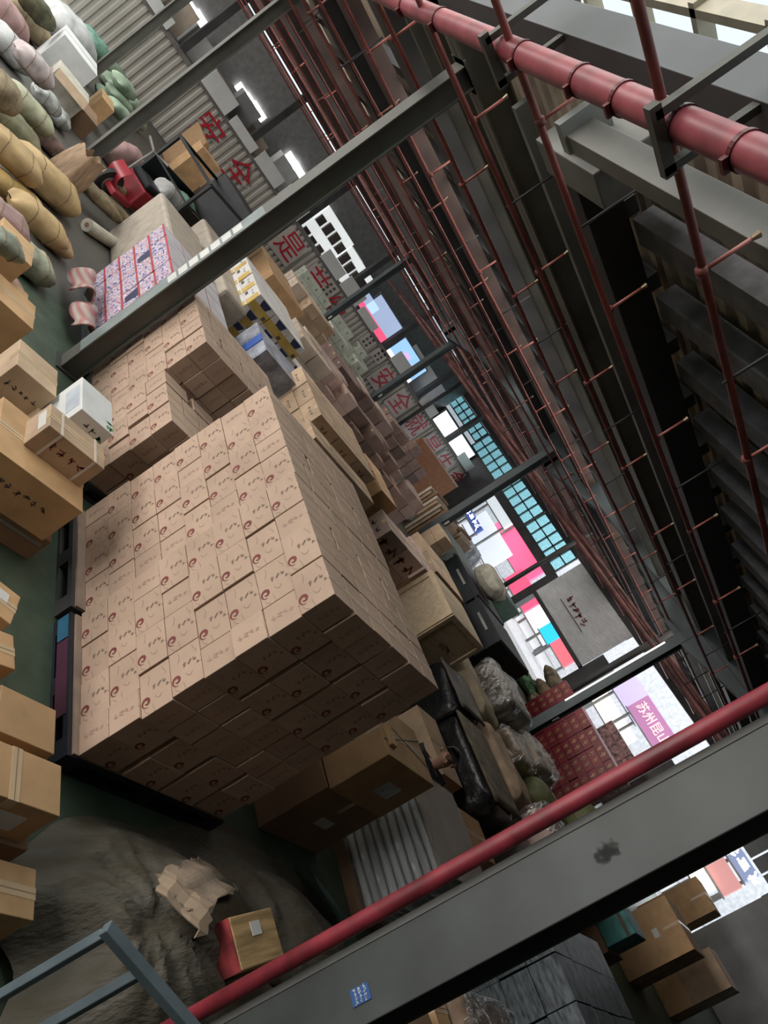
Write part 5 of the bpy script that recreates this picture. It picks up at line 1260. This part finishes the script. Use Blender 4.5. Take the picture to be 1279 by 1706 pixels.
skin('shirt', [pts[i] for i in (0, 1, 2, 3, 7, 8, 11, 12)]+[pts[8].lerp(pts[9], .55), pts[12].lerp(pts[13], .55)], [(0, 1), (1, 2), (2, 3), (2, 4), (4, 5), (5, 8), (2, 6), (6, 7), (7, 9)],
     [(.17, .14), (.165, .13), (.175, .125), .075, .085, .068, .085, .068, .056, .056], M_SHIRT, 0, ps_)
skin('trousers', [pts[i] for i in (0, 15, 16, 17, 19, 20, 21)], [(0, 1), (1, 2), (2, 3), (0, 4), (4, 5), (5, 6)], [(.165, .14), .12, .09, .07, .12, .09, .07], M_TROU, 0, ps_)
hd = MB()
def hf(u, v):
    a = 2*PI*u; ph = -PI/2+PI*(.36+.64*v)
    n_ = L3(math.cos(ph)*math.cos(a)*.108-.018, math.cos(ph)*math.sin(a)*.098, 1.025+math.sin(ph)*.118)
    return tuple(n_)
hcap = MB().grid(lambda u, v: hf(u, .35+.65*v) if abs((u-.5)) < .30 else hf(u, .72+.28*v), 36, 10, closed_u=True)
# hair covers the back and top (a around pi is the back)
hcap.build('hair', M_HAIR, ps_, smooth=True)
nose = MB().tube([L3(.090, 0, 1.035), L3(.118, 0, .995), L3(.095, 0, .982)], [.010, .017, .010], 8); nose.build('nose', M_SKIN, ps_, smooth=True)
for s in (-1, 1):
    MB().obox(L3(.094, .036*s, 1.028), sd*.014, Vector((0, 0, .005)), fw*.006).build('eye', M_HAIR, ps_)
    MB().obox(L3(.094, .036*s, 1.048), sd*.019, Vector((0, 0, .004)), fw*.006).build('eyebrow', M_HAIR, ps_)
    MB().tube([L3(-.01, .095*s, 1.045), L3(0, .106*s, 1.02), L3(-.005, .095*s, .985)], [.010, .018, .010], 8).build('ear', M_SKIN, ps_, smooth=True)
MB().obox(L3(.094, 0, .955), sd*.024, Vector((0, 0, .005)), fw*.006).build('mouth', mat('lip_tone', (.28, .10, .09), .5), ps_)
for s, w0, w1 in ((1, pts[9], pts[10]), (-1, pts[13], pts[14])):
    d = (w1-w0).normalized(); a_ = d.cross(Vector((0, 0, 1))).normalized()
    base = w1
    for k in range(4):
        o_ = a_*(k-1.5)*.019; L_ = (.058, .068, .064, .050)[k]
        skin('finger', [base+o_*.8-d*.015, base+o_+d*(.03+L_*.4), base+o_+d*(.03+L_*.75)-Vector((0, 0, .014)), base+o_+d*(.03+L_)-Vector((0, 0, .034))], [(0, 1), (1, 2), (2, 3)], [.011, .0095, .009, .0078], M_SKIN, 0, ps_, 1)
    t_ = a_*(-.036*s)
    skin('thumb', [base+t_*.5-d*.02, base+t_*1.1+d*.008, base+t_*1.2+d*.035], [(0, 1), (1, 2)], [.013, .0105, .0085], M_SKIN, 0, ps_, 1)
carton('carton', P0.x-.18, P0.x+.28, P0.y-.14, P0.y+.26, 0, .06, M_KRAFT, 'flat kraft carton the seated person sits on', tape=None)
